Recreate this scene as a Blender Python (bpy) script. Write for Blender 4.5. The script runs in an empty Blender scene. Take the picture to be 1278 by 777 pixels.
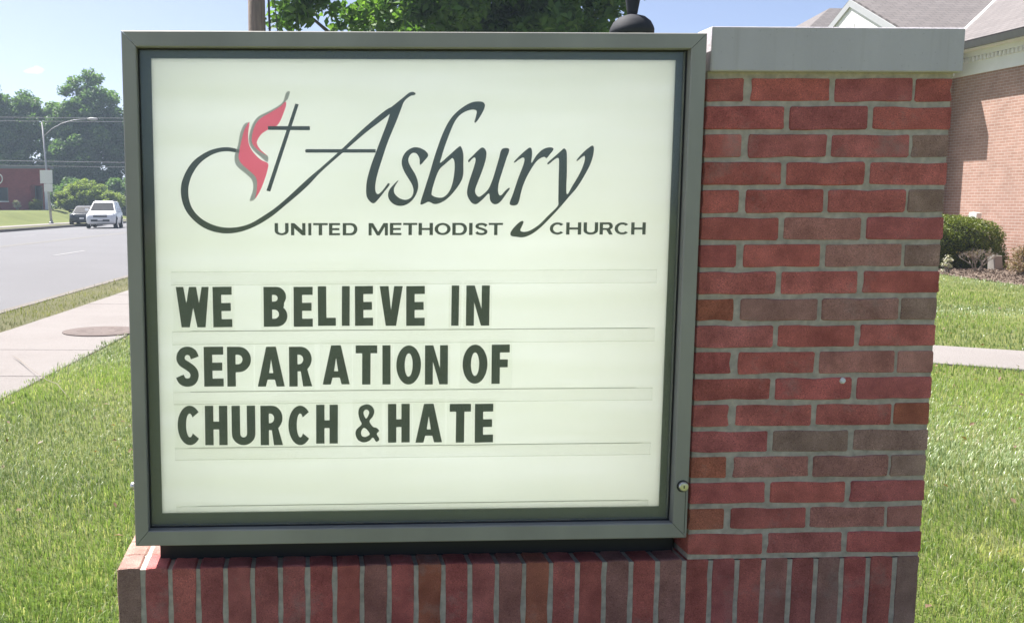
import bpy, math, random
import numpy as np
from mathutils import Vector, Matrix

random.seed(7); RNG = np.random.default_rng(11)
R = math.radians
scene = bpy.context.scene
COL = scene.collection

# ------------------------------------------------------------------ camera
cam_d = bpy.data.cameras.new('camera'); cam = bpy.data.objects.new('camera', cam_d); COL.objects.link(cam)
CAM = Vector((-0.9634, -2.3773, 1.4497))
_yaw, _tilt, _roll = 0.0390, 0.1223, 0.0022
_f = Vector((math.sin(_yaw)*math.cos(_tilt), math.cos(_yaw)*math.cos(_tilt), -math.sin(_tilt)))
_r = Vector((math.cos(_yaw), -math.sin(_yaw), 0)); _d = _f.cross(_r)
_r2 = _r*math.cos(_roll) + _d*math.sin(_roll); _d2 = -_r*math.sin(_roll) + _d*math.cos(_roll)
m = Matrix.Identity(4)
for i in range(3):
    m[i][0] = _r2[i]; m[i][1] = -_d2[i]; m[i][2] = -_f[i]; m[i][3] = CAM[i]
cam.matrix_world = m
cam_d.sensor_fit = 'HORIZONTAL'; cam_d.sensor_width = 36.0
cam_d.lens = 1242.8/1278*36.0
cam_d.shift_x = (639-424.6)/1278; cam_d.shift_y = (407.0-388.5)/1278
cam_d.clip_start = 0.05; cam_d.clip_end = 4000
scene.camera = cam

# ------------------------------------------------------------------ sky, sun, exposure
SUN_EL, SUN_AZ = R(60), R(-43)          # azimuth clockwise from +Y
world = bpy.data.worlds.new('World'); scene.world = world; world.use_nodes = True
wn = world.node_tree; bg = wn.nodes['Background']
sky = wn.nodes.new('ShaderNodeTexSky'); sky.sky_type = 'NISHITA'; sky.sun_disc = False
sky.sun_elevation = SUN_EL; sky.sun_rotation = SUN_AZ % (2*math.pi)
sky.air_density = 0.4; sky.dust_density = 2.0; sky.ozone_density = 1.0
wn.links.new(sky.outputs[0], bg.inputs[0]); bg.inputs[1].default_value = 0.085
sl = bpy.data.lights.new('sun', 'SUN'); sl.energy = 5.0; sl.angle = R(0.53); sl.color = (1.0, 0.965, 0.92)
so = bpy.data.objects.new('sun', sl); COL.objects.link(so)
to_sun = Vector((math.sin(SUN_AZ)*math.cos(SUN_EL), math.cos(SUN_AZ)*math.cos(SUN_EL), math.sin(SUN_EL)))
so.rotation_euler = to_sun.to_track_quat('Z', 'Y').to_euler(); so.location = (-8, 8, 20)
scene.view_settings.view_transform = 'Standard'; scene.view_settings.look = 'None'
scene.view_settings.gamma = 1.0; scene.view_settings.use_curve_mapping = False
scene.view_settings.exposure = 1.5
scene.cycles.max_bounces = 8; scene.cycles.transparent_max_bounces = 16
scene.cycles.diffuse_bounces = 4

# ------------------------------------------------------------------ materials
def new_mat(name):
    mt = bpy.data.materials.new(name); mt.use_nodes = True
    nt = mt.node_tree; return mt, nt, nt.nodes['Principled BSDF']
def N(nt, t, **kw):
    n = nt.nodes.new(t)
    for k, v in kw.items(): setattr(n, k, v)
    return n
def ramp(nt, pts):
    r = N(nt, 'ShaderNodeValToRGB'); el = r.color_ramp.elements
    while len(el) < len(pts): el.new(0.5)
    for e, (p, c) in zip(el, pts): e.position = p; e.color = (*c, 1)
    return r
def noise(nt, scale, detail=4, rough=0.55, coords='Object', stretch=None):
    if coords == 'World':
        out = N(nt, 'ShaderNodeNewGeometry').outputs['Position']
    else:
        out = N(nt, 'ShaderNodeTexCoord').outputs[coords]
    if stretch:
        mp = N(nt, 'ShaderNodeMapping'); mp.inputs['Scale'].default_value = stretch
        nt.links.new(out, mp.inputs[0]); out = mp.outputs[0]
    n = N(nt, 'ShaderNodeTexNoise'); n.inputs['Scale'].default_value = scale
    n.inputs['Detail'].default_value = detail; n.inputs['Roughness'].default_value = rough
    nt.links.new(out, n.inputs['Vector']); return n
def bump(nt, b, src, strength, dist=0.01):
    bp = N(nt, 'ShaderNodeBump'); bp.inputs['Strength'].default_value = strength; bp.inputs['Distance'].default_value = dist
    nt.links.new(src, bp.inputs['Height']); nt.links.new(bp.outputs[0], b.inputs['Normal'])
def simple(name, c, rough=0.6, metal=0.0, var=0.12, scale=8.0, bmp=0.0, bscale=60, bdist=0.003, spec=0.5, coords='Object', stretch=None):
    mt, nt, b = new_mat(name)
    n = noise(nt, scale, 5, coords=coords, stretch=stretch)
    r = ramp(nt, [(0.25, [max(0, x*(1-var)) for x in c]), (0.75, [min(1, x*(1+var)) for x in c])])
    nt.links.new(n.outputs['Fac'], r.inputs[0]); nt.links.new(r.outputs[0], b.inputs['Base Color'])
    b.inputs['Roughness'].default_value = rough; b.inputs['Metallic'].default_value = metal
    b.inputs['Specular IOR Level'].default_value = spec
    if bmp:
        n2 = noise(nt, bscale, 6, 0.65, coords=coords); bump(nt, b, n2.outputs['Fac'], bmp, bdist)
    return mt
def mixc(nt, fac, a, b_, mode='MIX'):
    mx = N(nt, 'ShaderNodeMix', data_type='RGBA', blend_type=mode)
    for s, v in ((mx.inputs[0], fac), (mx.inputs[6], a), (mx.inputs[7], b_)):
        if hasattr(v, 'node'): nt.links.new(v, s)
        else: s.default_value = v if isinstance(v, float) else (*v, 1)
    return mx.outputs[2]

def brick_mat():
    mt, nt, b = new_mat('brick')
    oi = N(nt, 'ShaderNodeObjectInfo')
    n1 = noise(nt, 14, 5, 0.6, 'World'); n2 = noise(nt, 420, 3, 0.6, 'World'); n3 = noise(nt, 45, 5, 0.7, 'World', (1, 1, .5))
    r1 = ramp(nt, [(0.28, (0.70, 0.66, 0.66)), (0.72, (1.45, 1.48, 1.48))]); nt.links.new(n1.outputs['Fac'], r1.inputs[0])
    c = mixc(nt, 1.0, oi.outputs['Color'], r1.outputs[0], 'MULTIPLY')
    r3 = ramp(nt, [(0.60, (0, 0, 0)), (0.9, (1, 1, 1))]); nt.links.new(n3.outputs['Fac'], r3.inputs[0])
    c = mixc(nt, r3.outputs[0], c, mixc(nt, 0.45, c, (0.13, 0.095, 0.075)))
    r2 = ramp(nt, [(0.30, (0.45, 0.4, 0.4)), (0.42, (1.12, 1.12, 1.12)), (0.60, (1.22, 1.22, 1.22)), (0.72, (1.9, 2.0, 2.0))]); nt.links.new(n2.outputs['Fac'], r2.inputs[0])
    c = mixc(nt, 1.0, c, r2.outputs[0], 'MULTIPLY')
    v = N(nt, 'ShaderNodeTexVoronoi'); v.inputs['Scale'].default_value = 75
    g = N(nt, 'ShaderNodeNewGeometry'); nt.links.new(g.outputs['Position'], v.inputs['Vector'])
    rv = ramp(nt, [(0.05, (1, 1, 1)), (0.11, (0, 0, 0))]); nt.links.new(v.outputs['Distance'], rv.inputs[0])
    c = mixc(nt, rv.outputs[0], c, mixc(nt, 0.35, c, (0.32, 0.25, 0.22)))
    n5 = noise(nt, 5.5, 7, 0.7, 'World'); r5 = ramp(nt, [(0.56, (0, 0, 0)), (0.72, (0.55, 0.55, 0.55))]); nt.links.new(n5.outputs['Fac'], r5.inputs[0])
    c = mixc(nt, r5.outputs[0], c, (0.46, 0.36, 0.33))          # faint white salt bloom
    nt.links.new(c, b.inputs['Base Color']); b.inputs['Roughness'].default_value = 0.88
    b.inputs['Specular IOR Level'].default_value = 0.25
    nb = noise(nt, 160, 6, 0.7, 'World'); bump(nt, b, nb.outputs['Fac'], 1.0, 0.007)
    return mt

def wall_brick_mat(name, c1, c2, mortar, scale=1.0):
    mt, nt, b = new_mat(name)
    g = N(nt, 'ShaderNodeNewGeometry')
    sep = N(nt, 'ShaderNodeSeparateXYZ'); nt.links.new(g.outputs['Position'], sep.inputs[0])
    ad = N(nt, 'ShaderNodeMath', operation='ADD'); nt.links.new(sep.outputs[0], ad.inputs[0]); nt.links.new(sep.outputs[1], ad.inputs[1])
    cb = N(nt, 'ShaderNodeCombineXYZ'); nt.links.new(ad.outputs[0], cb.inputs[0]); nt.links.new(sep.outputs[2], cb.inputs[1])
    br = N(nt, 'ShaderNodeTexBrick'); nt.links.new(cb.outputs[0], br.inputs['Vector'])
    br.inputs['Scale'].default_value = scale
    br.inputs['Brick Width'].default_value = 0.203; br.inputs['Row Height'].default_value = 0.0677
    br.inputs['Mortar Size'].default_value = 0.006; br.inputs['Mortar Smooth'].default_value = 0.1
    br.inputs['Color1'].default_value = (*c1, 1); br.inputs['Color2'].default_value = (*c2, 1); br.inputs['Mortar'].default_value = (*mortar, 1)
    n = noise(nt, 1.6, 5, 0.6, 'World'); r = ramp(nt, [(0.3, (0.85, 0.85, 0.85)), (0.7, (1.12, 1.12, 1.12))]); nt.links.new(n.outputs['Fac'], r.inputs[0])
    nt.links.new(mixc(nt, 1.0, br.outputs['Color'], r.outputs[0], 'MULTIPLY'), b.inputs['Base Color'])
    b.inputs['Roughness'].default_value = 0.9; b.inputs['Specular IOR Level'].default_value = 0.2
    bp = N(nt, 'ShaderNodeBump', invert=True); bp.inputs['Strength'].default_value = 0.6; bp.inputs['Distance'].default_value = 0.008
    nt.links.new(br.outputs['Fac'], bp.inputs['Height']); nt.links.new(bp.outputs[0], b.inputs['Normal'])
    return mt

def shingle_mat(name, c1, c2):
    mt, nt, b = new_mat(name)
    tc = N(nt, 'ShaderNodeTexCoord')
    br = N(nt, 'ShaderNodeTexBrick'); nt.links.new(tc.outputs['UV'], br.inputs['Vector'])
    br.inputs['Scale'].default_value = 1; br.inputs['Brick Width'].default_value = 0.33; br.inputs['Row Height'].default_value = 0.19
    br.inputs['Mortar Size'].default_value = 0.012; br.inputs['Bias'].default_value = 0.0
    br.inputs['Color1'].default_value = (*c1, 1); br.inputs['Color2'].default_value = (*c2, 1)
    br.inputs['Mortar'].default_value = (*[x*0.55 for x in c1], 1)
    n = noise(nt, 25, 5, 0.7, 'World'); r = ramp(nt, [(0.3, (0.8, 0.8, 0.8)), (0.7, (1.18, 1.18, 1.18))]); nt.links.new(n.outputs['Fac'], r.inputs[0])
    nt.links.new(mixc(nt, 1.0, br.outputs['Color'], r.outputs[0], 'MULTIPLY'), b.inputs['Base Color'])
    b.inputs['Roughness'].default_value = 0.92
    bp = N(nt, 'ShaderNodeBump', invert=True); bp.inputs['Strength'].default_value = 0.5; bp.inputs['Distance'].default_value = 0.01
    nt.links.new(br.outputs['Fac'], bp.inputs['Height']); nt.links.new(bp.outputs[0], b.inputs['Normal'])
    return mt

def leaf_mat(name, cols, trans=0.38, rough=0.55):
    """cols: ramp over the per-leaf random value 'rnd'"""
    mt, nt, b = new_mat(name); out = nt.nodes['Material Output']
    at = N(nt, 'ShaderNodeAttribute', attribute_name='rnd')
    r = ramp(nt, [(i/(len(cols)-1), c) for i, c in enumerate(cols)]); nt.links.new(at.outputs['Fac'], r.inputs[0])
    nt.links.new(r.outputs[0], b.inputs['Base Color']); b.inputs['Roughness'].default_value = rough
    b.inputs['Specular IOR Level'].default_value = 0.35
    tr = N(nt, 'ShaderNodeBsdfTranslucent')
    nt.links.new(mixc(nt, 1.0, r.outputs[0], (1.35, 1.5, 0.6), 'MULTIPLY'), tr.inputs[0])
    mx = N(nt, 'ShaderNodeMixShader'); mx.inputs[0].default_value = trans
    nt.links.new(b.outputs[0], mx.inputs[1]); nt.links.new(tr.outputs[0], mx.inputs[2]); nt.links.new(mx.outputs[0], out.inputs[0])
    return mt

def ground_mat(name, cols, s1=0.5, s2=14, rough=0.95):
    mt, nt, b = new_mat(name)
    n1 = noise(nt, s1, 5, 0.6, 'World'); n2 = noise(nt, s2, 6, 0.75, 'World')
    ad = N(nt, 'ShaderNodeMath', operation='MULTIPLY_ADD'); ad.inputs[1].default_value = 0.5
    nt.links.new(n1.outputs['Fac'], ad.inputs[0])
    hf = N(nt, 'ShaderNodeMath', operation='MULTIPLY'); hf.inputs[1].default_value = 0.5; nt.links.new(n2.outputs['Fac'], hf.inputs[0])
    nt.links.new(hf.outputs[0], ad.inputs[2])
    k = len(cols); r = ramp(nt, [(0.3+0.4*i/(k-1), c) for i, c in enumerate(cols)]); nt.links.new(ad.outputs[0], r.inputs[0])
    nt.links.new(r.outputs[0], b.inputs['Base Color']); b.inputs['Roughness'].default_value = rough; b.inputs['Specular IOR Level'].default_value = 0.15
    bump(nt, b, n2.outputs['Fac'], 0.6, 0.03)
    return mt

MAT = {}
MAT['brick'] = brick_mat()
MAT['mortar'] = simple('mortar', (0.52, 0.455, 0.395), 0.95, var=0.30, scale=45, bmp=1.0, bscale=260, bdist=0.003, spec=0.15, coords='World')
def stone_mat(name, c):
    mt, nt, b = new_mat(name)
    n1 = noise(nt, 3.0, 6, 0.65, 'Object', (1.0, 1.0, 0.35)); r1 = ramp(nt, [(0.3, [x*0.86 for x in c]), (0.7, [x*1.06 for x in c])]); nt.links.new(n1.outputs['Fac'], r1.inputs[0])
    n2 = noise(nt, 22, 4, 0.6, 'Object', (1.0, 1.0, 0.06)); r2 = ramp(nt, [(0.55, (1, 1, 1)), (0.75, (0.88, 0.87, 0.85))]); nt.links.new(n2.outputs['Fac'], r2.inputs[0])
    v = N(nt, 'ShaderNodeTexVoronoi'); v.inputs['Scale'].default_value = 60; tc = N(nt, 'ShaderNodeTexCoord'); nt.links.new(tc.outputs['Object'], v.inputs['Vector'])
    rv = ramp(nt, [(0.05, (0.80, 0.79, 0.78)), (0.12, (1, 1, 1))]); nt.links.new(v.outputs['Distance'], rv.inputs[0])
    cc = mixc(nt, 1.0, mixc(nt, 1.0, r1.outputs[0], r2.outputs[0], 'MULTIPLY'), rv.outputs[0], 'MULTIPLY')
    nt.links.new(cc, b.inputs['Base Color']); b.inputs['Roughness'].default_value = 0.88; b.inputs['Specular IOR Level'].default_value = 0.2
    nb = noise(nt, 140, 6, 0.7); bump(nt, b, nb.outputs['Fac'], 0.5, 0.004); return mt
MAT['coping'] = stone_mat('limestone', (0.59, 0.555, 0.585))
MAT['frame'] = simple('bronze_anodised', (0.325, 0.315, 0.285), 0.42, metal=0.1, var=0.17, scale=5, spec=0.45, bmp=0.06, bscale=40, coords='World', stretch=(1, 1, .4))
MAT['bezel'] = simple('dark_bezel', (0.030, 0.036, 0.030), 0.45, var=0.15, scale=6)
MAT['gasket'] = simple('black_gasket', (0.012, 0.012, 0.012), 0.6)
MAT['steel'] = simple('bright_steel', (0.62, 0.60, 0.56), 0.3, metal=0.9, var=0.06)
MAT['dark_steel'] = simple('dark_steel', (0.05, 0.05, 0.05), 0.5, metal=0.3)
MAT['print_black'] = simple('vinyl_green_black', (0.050, 0.066, 0.062), 0.5, var=0.1, scale=20, spec=0.3)
MAT['print_grey'] = simple('vinyl_grey', (0.28, 0.28, 0.27), 0.5, var=0.06)
MAT['glyph'] = simple('letter_black', (0.045, 0.062, 0.050), 0.5, var=0.25, scale=30, spec=0.3)
MAT['asphalt'] = ground_mat('worn_asphalt', [(0.136, 0.135, 0.141), (0.150, 0.149, 0.156), (0.162, 0.161, 0.168)], 0.25, 30)
MAT['concrete'] = ground_mat('concrete', [(0.190, 0.172, 0.163), (0.226, 0.208, 0.199), (0.245, 0.228, 0.220)], 0.8, 45)
MAT['kerb'] = ground_mat('kerb_concrete', [(0.15, 0.135, 0.12), (0.20, 0.185, 0.17)], 1.5, 30)
MAT['paint'] = simple('road_paint', (0.215, 0.215, 0.212), 0.8, var=0.2, scale=9, coords='World')
MAT['turf'] = ground_mat('turf', [(0.075, 0.085, 0.028), (0.11, 0.13, 0.04), (0.15, 0.155, 0.06)], 0.7, 26)
MAT['dry_turf'] = ground_mat('dry_turf', [(0.065, 0.066, 0.034), (0.095, 0.095, 0.048), (0.135, 0.125, 0.07)], 0.9, 22)
MAT['mulch'] = ground_mat('mulch', [(0.10, 0.075, 0.058), (0.17, 0.13, 0.105), (0.26, 0.21, 0.17)], 2.0, 35)
MAT['church_brick'] = wall_brick_mat('church_brick', (0.40, 0.245, 0.195), (0.34, 0.20, 0.155), (0.50, 0.42, 0.37))
MAT['maroon_brick'] = wall_brick_mat('maroon_brick', (0.27, 0.062, 0.066), (0.22, 0.05, 0.055), (0.26, 0.085, 0.085))
MAT['shingle'] = shingle_mat('roof_shingle', (0.150, 0.134, 0.131), (0.122, 0.109, 0.107))
MAT['white_paint'] = simple('white_paint', (0.78, 0.78, 0.76), 0.6, var=0.05, scale=3)
MAT['gutter'] = simple('grey_gutter', (0.14, 0.14, 0.15), 0.5, var=0.08)
MAT['wood_pole'] = simple('weathered_wood', (0.22, 0.17, 0.135), 0.9, var=0.35, scale=5, bmp=0.6, bscale=12, bdist=0.02, stretch=(6, 6, .5))
MAT['bark'] = simple('bark', (0.085, 0.068, 0.052), 0.95, var=0.4, scale=5, bmp=0.8, bscale=14, bdist=0.03, stretch=(3, 3, .6))
MAT['galv'] = simple('galvanised', (0.36, 0.36, 0.36), 0.55, metal=0.3, var=0.08)
MAT['black_iron'] = simple('black_painted_iron', (0.018, 0.020, 0.026), 0.75, var=0.15, bmp=0.05, spec=0.3)
MAT['globe'] = simple('frosted_globe', (0.75, 0.74, 0.70), 0.35, var=0.03)
MAT['cover'] = simple('rusty_cast_iron', (0.10, 0.075, 0.066), 0.85, var=0.15, scale=12, bmp=0.4, bscale=60)
MAT['twig'] = simple('grey_twig', (0.22, 0.185, 0.155), 0.9, var=0.25, scale=30)
MAT['stone'] = simple('pale_stone', (0.27, 0.25, 0.225), 0.9, var=0.12, bmp=0.4, bscale=40)
MAT['wire'] = simple('wire', (0.16, 0.165, 0.17), 0.6)
MAT['white_car'] = simple('white_car_paint', (0.72, 0.73, 0.74), 0.22, var=0.02)
MAT['dark_car'] = simple('dark_car_paint', (0.05, 0.055, 0.065), 0.22, var=0.05)
MAT['car_glass'] = simple('car_glass', (0.02, 0.026, 0.028), 0.06, var=0.1)
MAT['tyre'] = simple('tyre_rubber', (0.018, 0.018, 0.018), 0.85)
MAT['car_trim'] = simple('car_black_trim', (0.03, 0.03, 0.032), 0.6)
MAT['headlight'] = simple('headlight_lens', (0.55, 0.56, 0.56), 0.12, metal=0.3, var=0.2, scale=14)
MAT['alloy'] = simple('wheel_alloy', (0.45, 0.45, 0.46), 0.3, metal=0.8)
MAT['window_dark'] = simple('window_glass', (0.02, 0.028, 0.032), 0.08, var=0.1)
MAT['leaf_oak'] = leaf_mat('leaf_broad', [(0.050, 0.110, 0.030), (0.085, 0.165, 0.040), (0.14, 0.230, 0.060)], 0.48)
MAT['leaf_far'] = leaf_mat('leaf_far', [(0.060, 0.115, 0.050), (0.095, 0.165, 0.062), (0.15, 0.225, 0.09)], 0.42)
MAT['leaf_bush'] = leaf_mat('leaf_bush', [(0.13, 0.175, 0.055), (0.20, 0.25, 0.085), (0.30, 0.34, 0.14)], 0.5)
MAT['leaf_hedge'] = leaf_mat('leaf_hedge', [(0.065, 0.095, 0.016), (0.120, 0.150, 0.026), (0.19, 0.21, 0.045)], 0.3)
MAT['leaf_red'] = leaf_mat('leaf_reddish', [(0.13, 0.075, 0.055), (0.21, 0.135, 0.085), (0.20, 0.19, 0.08)], 0.25)
MAT['leaf_white'] = leaf_mat('leaf_blossom', [(0.35, 0.33, 0.28), (0.5, 0.48, 0.42), (0.14, 0.16, 0.06)], 0.2)
MAT['hedge_core'] = simple('hedge_core', (0.022, 0.025, 0.012), 0.95)
MAT['blade'] = leaf_mat('grass_blade', [(0.095, 0.148, 0.056), (0.148, 0.210, 0.082), (0.205, 0.270, 0.118), (0.29, 0.335, 0.18), (0.45, 0.43, 0.30)], 0.34, 0.36)
MAT['dry_blade'] = leaf_mat('dry_grass_blade', [(0.075, 0.095, 0.035), (0.125, 0.145, 0.06), (0.20, 0.195, 0.10), (0.30, 0.27, 0.17)], 0.3, 0.6)

def translucent_panel(name, c, tr):
    mt, nt, b = new_mat(name); out = nt.nodes['Material Output']
    n = noise(nt, 1.6, 3); r = ramp(nt, [(0.3, [x*0.955 for x in c]), (0.7, c)]); nt.links.new(n.outputs['Fac'], r.inputs[0])
    # rain streaks and grime
    n2 = noise(nt, 3.0, 5, 0.6, 'Object', (0.35, 1, 5)); r2 = ramp(nt, [(0.35, (1, 1, 1)), (0.72, (0.94, 0.945, 0.905))]); nt.links.new(n2.outputs['Fac'], r2.inputs[0])
    c2 = mixc(nt, 1.0, r.outputs[0], r2.outputs[0], 'MULTIPLY')
    nt.links.new(c2, b.inputs['Base Color']); b.inputs['Roughness'].default_value = 0.45; b.inputs['Specular IOR Level'].default_value = 0.3
    t = N(nt, 'ShaderNodeBsdfTranslucent'); nt.links.new(c2, t.inputs[0])
    mx = N(nt, 'ShaderNodeMixShader'); mx.inputs[0].default_value = tr
    nt.links.new(b.outputs[0], mx.inputs[1]); nt.links.new(t.outputs[0], mx.inputs[2]); nt.links.new(mx.outputs[0], out.inputs[0])
    return mt
def clear_plastic(name, tint, haze_c, haze, gloss=1.0):
    mt, nt, b = new_mat(name); out = nt.nodes['Material Output']; nt.nodes.remove(b)
    t = N(nt, 'ShaderNodeBsdfTransparent'); t.inputs[0].default_value = (*tint, 1)
    d = N(nt, 'ShaderNodeBsdfDiffuse'); d.inputs[0].default_value = (*haze_c, 1)
    g = N(nt, 'ShaderNodeBsdfGlossy'); g.inputs['Roughness'].default_value = 0.06
    m1 = N(nt, 'ShaderNodeMixShader'); m1.inputs[0].default_value = haze
    nt.links.new(t.outputs[0], m1.inputs[1]); nt.links.new(d.outputs[0], m1.inputs[2])
    fr = N(nt, 'ShaderNodeFresnel'); fr.inputs[0].default_value = 1.45
    ml = N(nt, 'ShaderNodeMath', operation='MULTIPLY'); ml.inputs[1].default_value = gloss; nt.links.new(fr.outputs[0], ml.inputs[0])
    m2 = N(nt, 'ShaderNodeMixShader'); nt.links.new(ml.outputs[0], m2.inputs[0])
    nt.links.new(m1.outputs[0], m2.inputs[1]); nt.links.new(g.outputs[0], m2.inputs[2]); nt.links.new(m2.outputs[0], out.inputs[0])
    return mt
MAT['panel'] = translucent_panel('sign_panel', (0.96, 0.975, 0.965), 0.80)
MAT['back_panel'] = translucent_panel('sign_back_panel', (0.97, 0.98, 0.97), 0.95)
MAT['print_red'] = translucent_panel('vinyl_red', (0.96, 0.15, 0.25), 0.82)
MAT['print_grey'] = translucent_panel('vinyl_grey', (0.50, 0.51, 0.50), 0.5)
MAT['pane'] = clear_plastic('door_pane', (0.985, 0.995, 0.985), (0.80, 0.92, 0.86), 0.075)
MAT['tile'] = clear_plastic('letter_tile', (0.995, 0.998, 0.99), (0.85, 0.88, 0.80), 0.01, 0.3)
MAT['rail'] = clear_plastic('clear_rail', (0.998, 0.998, 0.998), (0.85, 0.87, 0.80), 0.01, 0.25)
MAT['lip'] = clear_plastic('rail_lip', (0.955, 0.955, 0.94), (0.75, 0.77, 0.70), 0.06, 0.4)

# ------------------------------------------------------------------ helpers
def tag(o, label=None, cat=None, group=None, kind=None):
    if label: o['label'] = label
    if cat: o['category'] = cat
    if group: o['group'] = group
    if kind: o['kind'] = kind
    return o
def empty(name, loc=(0, 0, 0), rz=0.0, label=None, cat=None, group=None):
    o = bpy.data.objects.new(name, None); COL.objects.link(o); o.location = loc; o.rotation_euler = (0, 0, rz)
    o.empty_display_size = 0.2
    return tag(o, label, cat, group)
class MB:
    def __init__(s): s.v = []; s.f = []
    def add(s, v, f):
        k = len(s.v); s.v += [tuple(p) for p in v]; s.f += [tuple(i+k for i in q) for q in f]; return s
    def box(s, x0, x1, y0, y1, z0, z1):
        return s.add([(x0,y0,z0),(x1,y0,z0),(x1,y1,z0),(x0,y1,z0),(x0,y0,z1),(x1,y0,z1),(x1,y1,z1),(x0,y1,z1)],
                     [(0,3,2,1),(4,5,6,7),(0,1,5,4),(1,2,6,5),(2,3,7,6),(3,0,4,7)])
    def hexa(s, b, t):      # bottom quad, top quad (same order, ccw from above)
        return s.add(list(b)+list(t), [(0,3,2,1),(4,5,6,7),(0,1,5,4),(1,2,6,5),(2,3,7,6),(3,0,4,7)])
    def tube(s, pts, rad, n=8, cap=True):
        pts = [Vector(p) for p in pts]; rad = rad if isinstance(rad, (list, tuple)) else [rad]*len(pts)
        k0 = len(s.v)
        for i, p in enumerate(pts):
            d = (pts[min(i+1, len(pts)-1)] - pts[max(i-1, 0)]).normalized()
            a = d.cross(Vector((0, 0, 1)) if abs(d.z) < 0.95 else Vector((1, 0, 0))).normalized(); b = d.cross(a)
            for j in range(n):
                t = 2*math.pi*j/n; s.v.append(tuple(p + (a*math.cos(t)+b*math.sin(t))*rad[i]))
        for i in range(len(pts)-1):
            for j in range(n):
                q = k0+i*n; s.f.append((q+j, q+n+j, q+n+(j+1) % n, q+(j+1) % n))
        if cap:
            s.f.append(tuple(range(k0, k0+n))); s.f.append(tuple(reversed(range(k0+(len(pts)-1)*n, k0+len(pts)*n))))
        return s
    def lathe(s, prof, n=20, c=(0, 0, 0)):
        k0 = len(s.v)
        for r, z in prof:
            for j in range(n):
                t = 2*math.pi*j/n; s.v.append((c[0]+r*math.cos(t), c[1]+r*math.sin(t), c[2]+z))
        for i in range(len(prof)-1):
            for j in range(n):
                q = k0+i*n; s.f.append((q+j, q+(j+1) % n, q+n+(j+1) % n, q+n+j))
        s.f.append(tuple(reversed(range(k0, k0+n)))); s.f.append(tuple(range(k0+(len(prof)-1)*n, k0+len(prof)*n)))
        return s
    def mesh(s, name, mat, smooth=False):
        me = bpy.data.meshes.new(name); me.from_pydata(s.v, [], s.f); me.materials.append(MAT[mat] if isinstance(mat, str) else mat)
        if smooth: me.polygons.foreach_set('use_smooth', [True]*len(me.polygons))
        me.update(); return me
    def build(s, name, mat, parent=None, smooth=False, loc=None, rot=None):
        return link(name, s.mesh(name, mat, smooth), parent, loc, rot)
def link(name, me, parent=None, loc=None, rot=None):
    o = bpy.data.objects.new(name, me); COL.objects.link(o)
    if parent: o.parent = parent
    if loc: o.location = loc
    if rot: o.rotation_euler = rot
    return o
def bevel_box_mesh(name, lx, ly, lz, ch, mat, jit=0.0):
    """chamfered box centred at the origin, corners a little uneven"""
    hx, hy, hz = lx/2, ly/2, lz/2; v = []; idx = {}
    for sx in (-1, 1):
        for sy in (-1, 1):
            for sz in (-1, 1):
                j = [random.uniform(-jit, jit) for _ in range(3)]; cc = ch*random.uniform(0.7, 1.5)
                for ax in range(3):
                    p = [sx*hx+j[0], sy*hy+j[1], sz*hz+j[2]]
                    for a in range(3):
                        if a != ax: p[a] -= (sx, sy, sz)[a]*cc
                    idx[(sx, sy, sz, ax)] = len(v); v.append(tuple(p))
    f = []
    S = [-1, 1]
    for ax in range(3):
        a, b = [(1, 2), (2, 0), (0, 1)][ax]
        for s in S:
            q = []
            for (u, w) in ((-1, -1), (1, -1), (1, 1), (-1, 1)):
                k = [0, 0, 0]; k[ax] = s; k[a] = u; k[b] = w; q.append(idx[(*k, ax)])
            f.append(tuple(q if s > 0 else reversed(q)))
    for ax in range(3):            # edges running along ax
        a, b = [(1, 2), (2, 0), (0, 1)][ax]
        for u in S:
            for w in S:
                q = []
                for s, who in ((-1, a), (1, a), (1, b), (-1, b)):
                    k = [0, 0, 0]; k[ax] = s; k[a] = u; k[b] = w; q.append(idx[(*k, who)])
                f.append(tuple(q))
    for sx in S:
        for sy in S:
            for sz in S: f.append(tuple(idx[(sx, sy, sz, ax)] for ax in range(3)))
    me = bpy.data.meshes.new(name); me.from_pydata(v, [], f)
    import bmesh
    bm = bmesh.new(); bm.from_mesh(me); bmesh.ops.recalc_face_normals(bm, faces=bm.faces); bm.to_mesh(me); bm.free()
    me.materials.append(MAT[mat]); return me
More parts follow.
